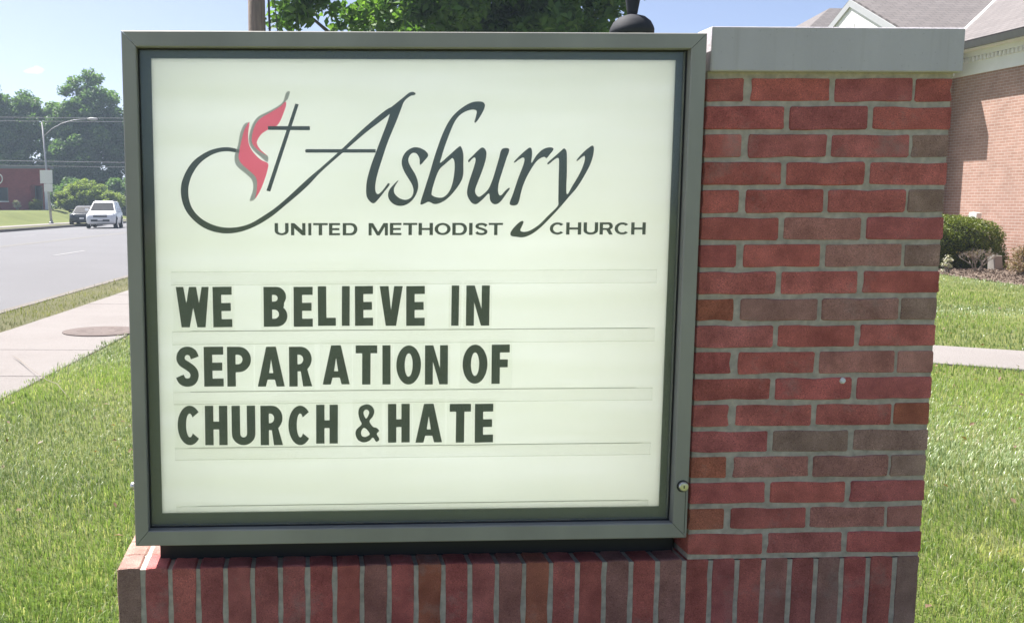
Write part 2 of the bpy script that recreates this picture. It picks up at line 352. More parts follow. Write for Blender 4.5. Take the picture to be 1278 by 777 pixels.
def rough_brick_mesh(name, lx, ly, lz):
    """a brick whose front arris is chipped and uneven: perimeter loop in XZ swept along Y"""
    hx, hy, hz = lx/2, ly/2, lz/2; kx, kz = max(2, round(lx/0.045)), max(2, round(lz/0.03))
    kx, kz = min(kx, 5), min(kz, 5); c = 0.0045
    per = [(-hx+c+(lx-2*c)*i/kx, -hz) for i in range(kx+1)] + [(hx, -hz+c+(lz-2*c)*i/kz) for i in range(kz+1)] + \
          [(hx-c-(lx-2*c)*i/kx, hz) for i in range(kx+1)] + [(-hx, hz-c-(lz-2*c)*i/kz) for i in range(kz+1)]
    P = []
    for x, z in per:
        corner = abs(abs(x)-hx) < c*1.2 and abs(abs(z)-hz) < c*1.2
        chip = random.uniform(0.001, 0.003) if (random.random() < 0.12 and not corner) else 0.0
        k = random.uniform(-0.0011, 0.0011) - chip; l = math.hypot(x/hx, z/hz)
        nx, nz = (1 if x >= hx-1e-6 else -1 if x <= -hx+1e-6 else 0), (1 if z >= hz-1e-6 else -1 if z <= -hz+1e-6 else 0)
        P.append((x+nx*k, z+nz*k, nx, nz))
    n = len(P); v = [(x, hy, z) for x, z, _, _ in P] + [(x, -hy+0.004, z) for x, z, _, _ in P] + \
        [(x-nx*random.uniform(.0012, .003), -hy, z-nz*random.uniform(.0012, .003)) for x, z, nx, nz in P]
    f = [tuple(range(n-1, -1, -1)), tuple(range(2*n, 3*n))] + [(r*n+i, r*n+(i+1) % n, (r+1)*n+(i+1) % n, (r+1)*n+i) for r in (0, 1) for i in range(n)]
    me = bpy.data.meshes.new(name); me.from_pydata(v, [], f)
    import bmesh
    bm = bmesh.new(); bm.from_mesh(me); bmesh.ops.recalc_face_normals(bm, faces=bm.faces); bm.to_mesh(me); bm.free()
    me.materials.append(MAT['brick']); return me
def attr_rnd(me, vals, domain='FACE'):
    a = me.attributes.new('rnd', 'FLOAT', domain); a.data.foreach_set('value', np.asarray(vals, dtype=np.float32))
def np_mesh(name, V, F, mat, rnd=None, smooth=False):
    """V (n,3) array, F (m,k) array with constant k"""
    me = bpy.data.meshes.new(name); V = np.ascontiguousarray(V, dtype=np.float32); F = np.ascontiguousarray(F, dtype=np.int32)
    me.vertices.add(len(V)); me.vertices.foreach_set('co', V.ravel())
    k = F.shape[1]; me.loops.add(F.size); me.loops.foreach_set('vertex_index', F.ravel())
    me.polygons.add(len(F)); me.polygons.foreach_set('loop_start', np.arange(0, F.size, k, dtype=np.int32))
    me.update(calc_edges=True); me.materials.append(MAT[mat])
    if rnd is not None: attr_rnd(me, rnd)
    return me
def copy_tree(o, parent=None):
    c = o.copy(); COL.objects.link(c); c.parent = parent
    for ch in list(o.children): copy_tree(ch, c)
    return c

# ================================================================== THE GROUND, ROAD AND PATHS
RD = Vector((0.085, 1.0, 0)).normalized(); RN = Vector((-RD.y, RD.x, 0)); RP0 = Vector((-4.8, 14.8, 0))
def rw(t, s, z=0.0):
    p = RP0 + RD*s + RN*t; return (p.x, p.y, z)
ROADW = 16.6
def bank(t):
    if t < ROADW: return 0.0
    u = min(1, max(0, (t-ROADW-3.6)/4.2)); return 0.02 + 0.92*(u*u*(3-2*u))
prof = [(-600, 0), (-120, 0), (-40, 0), (-20, 0), (-8, 0), (-2.45, 0), (-0.12, 0), (-0.06, -0.35), (ROADW+0.06, -0.35), (ROADW+0.12, 0.02)] + \
       [(ROADW+2, 0.02)] + [(ROADW+3.6+0.42*i, bank(ROADW+3.6+0.42*i)) for i in range(11)] + [(40, 0.95), (120, 1.2), (600, 1.5)]
ss = [-200, -60, -20, -10, 0, 10, 25, 45, 70, 100, 140, 220, 400, 780]
V = [rw(t, s, z) for s in ss for t, z in prof]; n = len(prof)
F = [(i*n+j, i*n+j+1, (i+1)*n+j+1, (i+1)*n+j) for i in range(len(ss)-1) for j in range(n-1)]
g = MB().add(V, [tuple(reversed(q)) for q in F]).build('ground', 'turf'); tag(g, kind='structure')

def strip(name, mat, t0, t1, z0, z1, s0=-150, s1=600, kind='structure', step=None):
    """a long sheet following the road"""
    b = MB(); cuts = [s0, -30, 0, 20, 50, 100, 200, s1]
    for a, c in zip(cuts[:-1], cuts[1:]):
        b.add([rw(t0, a, z0), rw(t1, a, z1), rw(t1, c, z1), rw(t0, c, z0)], [(0, 3, 2, 1)])
    return tag(b.build(name, mat), kind=kind)
rd = MB()
for a, c in ((-150, -30), (-30, 0), (0, 30), (30, 80), (80, 600)):
    ts = [0, 0.5, 4, 8.3, 12.5, ROADW-0.5, ROADW]; zs = [-0.125, -0.115, -0.06, -0.03, -0.06, -0.115, -0.125]
    for i in range(6):
        rd.add([rw(ts[i], a, zs[i]), rw(ts[i+1], a, zs[i+1]), rw(ts[i+1], c, zs[i+1]), rw(ts[i], c, zs[i])], [(0, 3, 2, 1)])
road = tag(rd.build('road', 'asphalt'), kind='structure')
def zroad(t): return float(np.interp(t, [0, 0.5, 4, 8.3, 12.5, ROADW-0.5, ROADW], [-0.125, -0.115, -0.06, -0.03, -0.06, -0.115, -0.125]))
dash = MB().box(-0.06, 0.06, 0, 3.0, 0, 0.002).mesh('lane_dash', 'paint')
ang = math.atan2(-RD.x, RD.y)
for t in (4.55, 12.2):
    for k in range(-1, 12):
        s = 12.4 + 12.0*(k-1) + (0 if t < 8 else 5)
        o = link('lane_dash', dash, road, rw(t, s, zroad(t)+0.004), (0, 0, ang)); o['kind'] = 'structure'
for t in (8.15, 8.45):
    b = MB()
    for a, c in ((-40, 0), (0, 60), (60, 200)):
        b.add([rw(t-0.05, a, zroad(t)+0.005), rw(t+0.05, a, zroad(t)+0.005), rw(t+0.05, c, zroad(t)+0.005), rw(t-0.05, c, zroad(t)+0.005)], [(0, 3, 2, 1)])
    MAT.setdefault('yellow', simple('faded_yellow_paint', (0.185, 0.175, 0.15), 0.85, var=0.15, scale=6, coords='World'))
    o = b.build('centre_line', 'yellow', road)
def kerb(name, t0, t1, zt):
    b = MB()
    for a, c in ((-60, -20), (-20, 0), (0, 20), (20, 60), (60, 120), (120, 400)):
        b.hexa([rw(t0, a, -0.3), rw(t0, c, -0.3), rw(t1, c, -0.3), rw(t1, a, -0.3)], [rw(t0, a, zt), rw(t0, c, zt), rw(t1, c, zt), rw(t1, a, zt)])
    return tag(b.build(name, 'kerb'), kind='structure')
kerb('near_kerb', -0.15, 0.0, 0.012); kerb('far_kerb', ROADW, ROADW+0.16, 0.035)
strip('verge', 'dry_turf', -0.95, -0.15, 0.006, 0.004)
strip('far_verge', 'dry_turf', ROADW+0.16, ROADW+1.7, 0.028, 0.03)
# sidewalk: a bed with separate slabs, joints left open
sw = strip('sidewalk', 'mulch', -2.42, -0.92, 0.003, 0.003)
sw.data.materials[0] = MAT['mulch']
def slab_mesh(L, W, H=0.05):
    return bevel_box_mesh('slab', L, W, H, 0.006, 'concrete', 0.0)
sm = slab_mesh(1.508, 1.49)
for k in range(-10, 45):
    s = -14.55 + 1.52*k + 8.2
    link('slab', sm, sw, rw(-1.67+random.uniform(-.004, .004), s, -0.013+random.uniform(-.002, .002)), (random.uniform(-.001, .001), random.uniform(-.001, .001), ang+math.pi/2))
fsw = strip('far_sidewalk', 'kerb', ROADW+1.75, ROADW+3.2, 0.034, 0.034)
fm = slab_mesh(2.98, 1.44)
for k in range(0, 32): link('slab', fm, fsw, rw(ROADW+2.47, 24+3*k, 0.022), (0, 0, ang+math.pi/2))
# driveway apron in front of the maroon building
dv = MB().add([rw(ROADW+0.1, 58, 0.04), rw(ROADW+8.5, 56, 0.98), rw(ROADW+8.5, 61, 0.98), rw(ROADW+0.1, 64, 0.04)], [(0, 3, 2, 1)])
# walkway on the church side
WD = Vector((0.82, -0.572, 0)).normalized(); WN = Vector((-WD.y, WD.x, 0)); WP = Vector((5.37, 6.62, 0))
def ww(s, t, z): p = WP + WD*s + WN*t; return (p.x, p.y, z)
wk = MB().add([ww(-9.5, -0.66, 0.004), ww(11, -0.66, 0.004), ww(11, 0.66, 0.004), ww(-9.5, 0.66, 0.004)], [(0, 1, 2, 3)]).build('walkway', 'kerb')
tag(wk, kind='structure')
wm = slab_mesh(1.488, 1.30)
for k in range(14): link('slab', wm, wk, ww(-8.9+1.5*k+0.25, 0, -0.006), (0, 0, math.atan2(WD.y, WD.x)))
# mulch bed by the church wall
mb = MB(); edge = [(11.2, 8), (11.45, 11), (11.62, 14.4), (11.85, 16.2), (12.0, 17.3), (11.5, 19.5), (11.5, 24)]
for (xa, ya), (xb, yb) in zip(edge[:-1], edge[1:]):
    mb.add([(xa, ya, 0.012), (15.4, ya, 0.05), (15.4, yb, 0.05), (xb, yb, 0.012)], [(0, 1, 2, 3)])
tag(mb.build('mulch_bed', 'mulch'), kind='structure')

# ------------------------------------------------------------------ grass blades
def blades(name, n, region, rmin, rmax, a0, a1, mat, hlen=(0.024, 0.056), label=None, weights=None, zf=None, wmul=1.0, lean=0.5):
    r = np.exp(RNG.uniform(math.log(rmin), math.log(rmax), n)); a = RNG.uniform(a0, a1, n)
    x = CAM.x + r*np.sin(a); y = CAM.y + r*np.cos(a)
    k = region(x, y); x, y, r = x[k], y[k], r[k]; n = len(x)
    h = RNG.uniform(*hlen, n)*(0.75+0.5*np.sin(x*1.7+y*0.9+np.sin(y*2.3))**2)
    th = 2.2*np.sin(x*0.8+0.7*np.sin(y*0.6))+1.8*np.cos(y*0.7-x*0.3)+RNG.normal(0, 1.1, n); w = (0.0022+0.0010*RNG.random(n))*np.maximum(1, r/4)**0.6*wmul
    dx, dy = np.cos(th), np.sin(th); sx, sy = -dy*w, dx*w
    le = RNG.uniform(0.1, lean*2, n)*h
    z0 = np.zeros(n) if zf is None else zf(x, y)
    P = np.zeros((n, 5, 3), dtype=np.float32)
    P[:, 0] = np.stack([x-sx, y-sy, z0-0.004], 1); P[:, 1] = np.stack([x+sx, y+sy, z0-0.004], 1)
    mx, my = x+dx*le*0.35, y+dy*le*0.35
    P[:, 2] = np.stack([mx+sx*0.8, my+sy*0.8, z0+h*0.6], 1); P[:, 3] = np.stack([mx-sx*0.8, my-sy*0.8, z0+h*0.6], 1)
    P[:, 4] = np.stack([x+dx*le, y+dy*le, z0+h*(1-0.25*le/h)], 1)
    base = (np.arange(n)*5)[:, None]
    T = np.concatenate([base+np.array([[0, 1, 2]]), base+np.array([[0, 2, 3]]), base+np.array([[3, 2, 4]])], 0)
    patch = 0.5+0.5*np.sin(x*0.9+1.3*np.sin(y*0.7))*np.cos(y*0.8+0.6*np.sin(x*1.1))
    straw = RNG.random(n) < (0.05 + 0.10*np.sin(x*2.1+y*1.3)**4)
    val = np.clip(0.15+0.45*patch+RNG.normal(0, 0.16, n), 0, 0.78); val[straw] = 1.0
    dry = (np.hypot((x-1.96)*1.0, (y-1.53)*0.7) < 0.16+0.05*np.sin(7*np.arctan2(y-1.53, x-1.96))) & (RNG.random(n) < 0.75); val[dry] = RNG.uniform(0.85, 1.0, dry.sum())
    me = np_mesh(name, P.reshape(-1, 3), T, mat, np.tile(val, 3))
    o = link(name, me); return tag(o, label, 'grass', kind='stuff')
def tcoord(x, y): return (x-RP0.x)*RN.x + (y-RP0.y)*RN.y
def on_walk(x, y):
    t = (x-WP.x)*WN.x + (y-WP.y)*WN.y; s = (x-WP.x)*WD.x+(y-WP.y)*WD.y
    return (np.abs(t) < 0.64) & (s > -9.5) & (s < 11)
def on_bed(x, y): return (x > np.interp(y, [8, 11, 14.4, 16.2, 17.3, 19.5, 24], [11.2, 11.45, 11.62, 11.85, 12.0, 11.5, 11.5])) & (y > 8)
def lawn_region(x, y):
    t = tcoord(x, y)
    jag = 0.03*np.sin(y*9)+0.025*np.sin(y*23+1)
    return (t < -2.37+jag) & ~on_walk(x, y) & ~on_bed(x, y) & ~((x > -1.46) & (x < 0.64) & (y > -0.03) & (y < 0.44)) & (x < 15)
blades('grass', 680000, lawn_region, 1.5, 24, R(-36), R(50), 'blade', wmul=0.55, label='short sunlit green lawn grass around the brick sign')
blades('verge_grass', 70000, lambda x, y: (tcoord(x, y) > -0.93) & (tcoord(x, y) < -0.14), 8, 40, R(-40), R(-2), 'dry_blade', (0.03, 0.08), 'dry yellowish grass strip between sidewalk and kerb', wmul=0.55)
# the dry grass stem lying over the sidewalk
tag(MB().tube([(-2.72, 5.05, 0.02), (-2.86, 5.31, 0.07), (-3.0, 5.55, 0.06), (-3.3, 6.2, 0.045), (-3.55, 6.75, 0.04), (-3.70, 7.05, 0.035)], [0.0025, 0.0025, 0.0022, 0.002, 0.0045, 0.0015], 5).build('grass_stem', 'twig'),
    'long dry grass stem arching over the sidewalk edge', 'grass stem')
mh = empty('manhole_cover', (-3.24, 8.95, 0.0), 0.2, 'round rusty brown manhole cover set in the sidewalk', 'manhole cover')
MB().lathe([(0.43, 0.0), (0.43, 0.0245), (0.385, 0.0255)], 40).build('rim', 'cover', mh)
MB().lathe([(0.375, 0.0), (0.375, 0.027), (0.35, 0.029)], 40).build('lid', 'cover', mh)
lm_ = MB().box(-0.05, 0.05, -0.008, 0.008, 0.028, 0.0305).mesh('rib', 'cover')
for k in range(12):
    a = k*math.pi/6; link('rib', lm_, mh, (0.22*math.cos(a), 0.22*math.sin(a), 0), (0, 0, a))

# ================================================================== THE BRICK SIGN MONUMENT
ZL = 0.561
PW, PD = 0.600, 0.396
BH, BL, BD, JT = 0.0550, 0.1925, 0.092, 0.0105
CP = 0.0657
mon = empty('brick_monument', (-0.4, 0.2, 0.0), 0, 'red brick monument base with pillar and limestone coping beside the white sign', 'monument')
MO = Vector((-0.4, 0.2, 0.0))
def mpart(o): o.location = Vector(o.location) - MO; return o
RED = [(0.475, 0.130, 0.120), (0.50, 0.150, 0.132), (0.44, 0.132, 0.126), (0.485, 0.138, 0.118), (0.465, 0.146, 0.134)]
BRN = [(0.41, 0.195, 0.168), (0.385, 0.200, 0.172), (0.42, 0.180, 0.155)]
DRK = [(0.37, 0.225, 0.190), (0.35, 0.225, 0.185)]
ORG = [(0.42, 0.140, 0.092), (0.43, 0.150, 0.100)]
def bcol(kind):
    c = random.choice({'r': RED, 'b': BRN, 'd': DRK, 'o': ORG}[kind]); k = random.uniform(0.88, 1.12)
    return (c[0]*k, c[1]*k, c[2]*k, 1)
BM = {}
def brick_variant(key, lx, ly, lz):
    if key not in BM: BM[key] = [rough_brick_mesh('brick', lx, ly, lz) for _ in range(6)]
    return random.choice(BM[key])
def brick(key, dims, c, kind='r'):
    o = link('brick', brick_variant(key, *dims), mon, (c[0], c[1]+random.uniform(-.0012, .0012), c[2]), (random.uniform(-.004, .004), random.uniform(-.006, .006), random.uniform(-.003, .003)))
    o.color = bcol(kind); return mpart(o)
# special brick colours by course (top course = 1), letters for the four/three front bricks
SPECIAL = {3: 'rrrd', 5: 'rrrd', 6: 'rbr', 7: 'rrbd', 8: 'rrr', 9: 'obbd', 11: 'rrbb', 13: 'rrro', 14: 'rdd', 15: 'obbd', 17: 'orbb', 1: 'rrrr'}
for i in range(18):                     # i = 0 bottom course
    zc = ZL + 0.0108 + CP*i + BH/2; row = 18-i
    odd = (row % 2 == 1)
    sp = SPECIAL.get(row, 'rrrr' if odd else 'rrr')
    if odd:      # header end, two stretchers, header end
        for sx, kc in ((0, sp[0]), (1, sp[3])):
            x = BD/2 if sx == 0 else PW-BD/2
            brick('side', (BD, BL, BH), (x, BL/2+0.0005, zc), kc); brick('side', (BD, BL, BH), (x, PD-BL/2, zc), random.choice('rrb'))
        for k in range(2):
            x = BD + JT + BL/2 + k*(BL+JT) + 0.0050
            brick('long', (BL, BD, BH), (x, BD/2, zc), sp[1+k]); brick('long', (BL, BD, BH), (x, PD-BD/2, zc), random.choice('rrrb'))
    else:
        for k in range(3):
            x = BL/2 + k*(BL+JT+0.0015)
            brick('long', (BL, BD, BH), (x, BD/2, zc), sp[k]); brick('long', (BL, BD, BH), (x, PD-BD/2, zc), random.choice('rrrb'))
        for x in (BD/2, PW-BD/2): brick('side', (BD, BL, BH), (x, PD/2, zc), random.choice('rrb'))
# soldier course
SP = 0.0677; SW = 0.0570; SH = 0.2
sold = {-20: 'r', -12: 'b', -10: 'o', -14: 'r', -6: 'o', -3: 'b', -1: 'b', -7: 'b', -21: 'd', 8: 'd', 5: 'b', -17: 'r', 3: 'b'}
for k in range(-21, 9):
    x = -0.005 + SP*k + SP/2
    if k == -21: x = -1.4215 + SW/2
    if k == 8: x = PW - SW/2
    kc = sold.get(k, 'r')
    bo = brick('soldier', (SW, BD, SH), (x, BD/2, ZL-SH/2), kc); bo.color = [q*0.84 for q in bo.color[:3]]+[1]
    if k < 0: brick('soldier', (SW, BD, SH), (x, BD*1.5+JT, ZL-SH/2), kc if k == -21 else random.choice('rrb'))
    if k in (-21, 8):
        for q in (2, 3): brick('soldier', (SW, BD, SH), (x, BD*(q+.5)+JT*q-0.002*q, ZL-SH/2), 'd' if k == -21 else 'r')
# courses below the soldiers
for i in range(5):
    zc = ZL - SH - JT - BH/2 - CP*i
    off = 0 if i % 2 == 0 else -(BL+JT)/2
    for k in range(10):
        x = -1.4215 + BL/2 + k*(BL+JT+0.0005) + off + (0 if i % 2 == 0 else (BL+JT))
        if x+BL/2 < PW+0.001: brick('long', (BL, BD, BH), (x, BD/2, zc), random.choice('rrrbr'))
    if i % 2: brick('side', (BD, BL, BH), (-1.4215+BD/2, BL/2+.0005, zc), 'r'); 
    brick('side', (BD, BL, BH), (-1.4215+BD/2, PD-BL/2, zc), 'r')
RC = 0.0030
core = MB()
core.box(RC, PW-RC, RC, PD-RC, ZL-0.0005, ZL+0.0115+CP*18+0.002)
core.box(-1.4215+RC, PW-RC, RC, PD-RC, -0.15, ZL-0.0045)
mpart(core.build('mortar', 'mortar', mon))
mpart(MB().box(RC*.6, PW-RC*.6, RC*.6, PD-RC*.6, ZL+0.0115+CP*18-0.008, 1.7572).build('bed_joint', 'mortar', mon))
cm = bevel_box_mesh('coping', 0.608, PD+0.045, 0.102, 0.002, 'coping', 0.0)
mpart(link('coping', cm, mon, (0.304, -0.02+(PD+0.045)/2, 1.7565+0.051)))
mpart(MB().lathe([(0.001, -0.004), (0.0085, -0.002), (0.007, 0.0025), (0.001, 0.004)], 7).build('mortar_chip', 'white_paint', mon, loc=(0.372, -0.001, 1.014), rot=(1.2, 0.3, 0)))

# ================================================================== THE SIGN CABINET
YF, YP = -0.030, 0.020
X0, X1, Z0, Z1 = -1.3694, -0.0150, 0.6280, 1.8418
IX0, IX1, IZ0, IZ1 = -1.3367, -0.0513, 0.6656, 1.8060
WX0, WX1, WZ0, WZ1 = -1.3100, -0.0690, 0.6945, 1.7868
YB = 0.26
SO = Vector(((X0+X1)/2, 0.115, ZL))
sign = empty('church_sign', SO, 0, 'grey framed church sign cabinet with white panel and dark script logo', 'sign')
def spart(o, parent=None): o.location = Vector(o.location) - SO if (parent is None) else o.location; return o
def sp_build(b, name, mat, smooth=False): o = b.build(name, mat, sign, smooth); o.location = -SO; return o
def fbar(q_out, q_in, name='frame_bar'):
    """one mitred bar: outer edge pair, inner edge pair (x,z) -> solid with a small front lip"""
    (a, b_), (c, d) = q_out, q_in
    e = 0.0015
    def L(p, q, t): return (p[0]+(q[0]-p[0])*t, p[1]+(q[1]-p[1])*t)
    k = 0.055
    a2, b2, c2, d2 = L(a, d, k), L(b_, c, k), L(c, b_, k), L(d, a, k)
    m = MB()
    pts = [(a, YF+0.002), (b_, YF+0.002), (c, YF+0.002), (d, YF+0.002), (a2, YF), (b2, YF), (c2, YF), (d2, YF), (a, 0.03), (b_, 0.03), (c, 0.016), (d, 0.016)]
    V = [(p[0], y, p[1]) for p, y in pts]
    F = [(4, 5, 6, 7), (0, 1, 5, 4), (1, 2, 6, 5), (2, 3, 7, 6), (3, 0, 4, 7), (0, 8, 9, 1), (1, 9, 10, 2), (2, 10, 11, 3), (3, 11, 8, 0), (8, 11, 10, 9)]
    m.add(V, F); return m
mg = 0.0007
TL, TR_, BR_, BL_ = (X0, Z1), (X1, Z1), (X1, Z0), (X0, Z0)
iTL, iTR, iBR, iBL = (IX0, IZ1), (IX1, IZ1), (IX1, IZ0), (IX0, IZ0)
def sh(p, dx, dz): return (p[0]+dx, p[1]+dz)
import bmesh
def fixn(o):
    bm = bmesh.new(); bm.from_mesh(o.data); bmesh.ops.recalc_face_normals(bm, faces=bm.faces); bm.to_mesh(o.data); bm.free(); return o
fixn(sp_build(fbar((sh(TL, mg, 0), sh(TR_, -mg, 0)), (sh(iTR, -mg, 0), sh(iTL, mg, 0))), 'frame_bar', 'frame'))
fixn(sp_build(fbar((sh(BL_, mg, 0), sh(BR_, -mg, 0)), (sh(iBR, -mg, 0), sh(iBL, mg, 0))), 'frame_bar', 'frame'))
fixn(sp_build(fbar((sh(TL, 0, -mg), sh(BL_, 0, mg)), (sh(iBL, 0, mg), sh(iTL, 0, -mg))), 'frame_bar', 'frame'))
fixn(sp_build(fbar((sh(TR_, 0, -mg), sh(BR_, 0, mg)), (sh(iBR, 0, mg), sh(iTR, 0, -mg))), 'frame_bar', 'frame'))
# seam down the lock side
sp_build(MB().box(-0.0225, -0.0215, YF-0.0008, YF+0.004, Z0+0.012, 0.748), 'seam', 'gasket')
# dark retainer between the door frame and the panel
bz = MB()
for x0, x1, z0, z1 in ((IX0-.01, WX0, IZ0-.01, IZ1+.01), (WX1, IX1+.01, IZ0-.01, IZ1+.01), (WX0, WX1, IZ0-.01, WZ0), (WX0, WX1, WZ1, IZ1+.01)):
    bz.box(x0, x1, YP-0.003, YP+0.012, z0, z1)
sp_build(bz, 'retainer', 'bezel')
# cabinet shell
sh_ = MB()
sh_.box(X0+.012, X0+.018, 0.0305, YB, Z0+.012, Z1-.012); sh_.box(X1-.018, X1-.012, 0.0305, YB, Z0+.012, Z1-.012)
sh_.box(X0+.018, X1-.018, 0.0305, YB, Z0+.012, Z0+.018); sh_.box(X0+.018, X1-.018, 0.0305, YB, Z1-.018, Z1-.012)
sp_build(sh_, 'cabinet_shell', 'frame')
panel = sp_build(MB().box(WX0-.015, WX1+.015, YP+0.0001, YP+0.004, WZ0-.015, WZ1+.015), 'panel', 'panel')
sp_build(MB().box(X0+.02, X1-.02, YB-.004, YB, Z0+.02, Z1-.02), 'back_panel', 'back_panel')
sp_build(MB().box(IX0-.004, IX1+.004, -0.004, -0.001, IZ0-.004, IZ1+.004), 'door_pane', 'pane')
gk = MB()
gk.box(IX0, IX1, -0.0065, -0.0042, IZ1-.004, IZ1-.0004); gk.box(IX0, IX1, -0.0065, -0.0042, IZ0+.0004, IZ0+.004)
gk.box(IX0+.0004, IX0+.004, -0.0065, -0.0042, IZ0+.0042, IZ1-.0042); gk.box(IX1-.004, IX1-.0004, -0.0065, -0.0042, IZ0+.0042, IZ1-.0042)
sp_build(gk, 'gasket', 'gasket')
ln = MB()
ln.box(X0+.0185, X0+.0195, 0.0305, YB-.0045, Z0+.0185, Z1-.0185); ln.box(X1-.0195, X1-.0185, 0.0305, YB-.0045, Z0+.0185, Z1-.0185)
ln.box(X0+.020, X1-.020, 0.0305, YB-.0045, Z0+.0185, Z0+.0195); ln.box(X0+.020, X1-.020, 0.0305, YB-.0045, Z1-.0195, Z1-.0185)
sp_build(ln, 'liner', 'white_paint')
# lock on the right bar, hinge bolt on the left edge
lk = MB().lathe([(0.0125, 0.0), (0.0125, 0.006), (0.0105, 0.009), (0.0098, 0.0092)], 24).build('lock', 'steel', sign, True, loc=Vector((-0.0300, YF-0.0001, 0.7600))-SO, rot=(math.pi/2, 0, 0))
MB().box(-0.0012, 0.0012, -0.0035, 0.0035, 0.0088, 0.0098).build('keyhole', 'gasket', lk)
MB().lathe([(0.014, -0.001), (0.0150, 0.0005), (0.0140, 0.0012)], 24).build('lock_ring', 'gasket', lk)
MB().lathe([(0.010, 0.0), (0.010, 0.008), (0.007, 0.012), (0.004, 0.013)], 16).build('hinge_bolt', 'steel', sign, True, loc=Vector((X0+.001, -0.008, 0.772))-SO, rot=(0, -math.pi/2, 0))
MB().lathe([(0.003, 0.0), (0.003, 0.004), (0.001, 0.005)], 8).build('hinge_pin', 'dark_steel', sign, loc=Vector((X0+.030, -0.01, Z1-.001))-SO)
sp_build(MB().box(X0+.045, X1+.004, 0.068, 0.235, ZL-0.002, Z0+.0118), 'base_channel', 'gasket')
for z in (0.9, 1.55): sp_build(MB().box(X1-.013, 0.002, 0.09, 0.15, z-.03, z+.03), 'side_bracket', 'dark_steel')

# ------------------------------------------------------------------ glyphs
def arc(cx, cy, rx, ry, a0, a1, n=10): return [(cx+rx*math.cos(R(a0+(a1-a0)*i/n)), cy+ry*math.sin(R(a0+(a1-a0)*i/n))) for i in range(n+1)]
def offset_stroke(sp, sv, shh):
    L, Rr = [], []
    for i, p in enumerate(sp):
        a, b_ = sp[max(0, i-1)], sp[min(len(sp)-1, i+1)]; tx, ty = b_[0]-a[0], b_[1]-a[1]; l = math.hypot(tx, ty) or 1
        nx, ny = -ty/l, tx/l; t = math.hypot(nx*sv, ny*shh)/2
        L.append((p[0]+nx*t, p[1]+ny*t)); Rr.append((p[0]-nx*t, p[1]-ny*t))
    return L + Rr[::-1]
def crom(pts, n=4, closed=True):
    out = []; k = len(pts)
    for i in range(k if closed else k-1):
        p0, p1, p2, p3 = (pts[(i-1) % k], pts[i], pts[(i+1) % k], pts[(i+2) % k]) if closed else (pts[max(0, i-1)], pts[i], pts[i+1], pts[min(k-1, i+2)])
        for j in range(n):
            t = j/n
            out.append(tuple(0.5*((2*p1[a])+(-p0[a]+p2[a])*t+(2*p0[a]-5*p1[a]+4*p2[a]-p3[a])*t*t+(-p0[a]+3*p1[a]-3*p2[a]+p3[a])*t**3) for a in (0, 1)))
    if not closed: out.append(pts[-1])
    return out
AMP = ["280,408 312,420 328,450 318,485 298,512 322,548 338,550 358,570 343,590 360,622 340,638 320,612 300,630 265,641 230,627 213,592 220,560 250,530 238,500 230,460 240,425",
       "280,440 296,455 291,475 278,495 265,475 263,452", "262,553 248,575 250,597 268,608 290,600 300,588 280,560"]
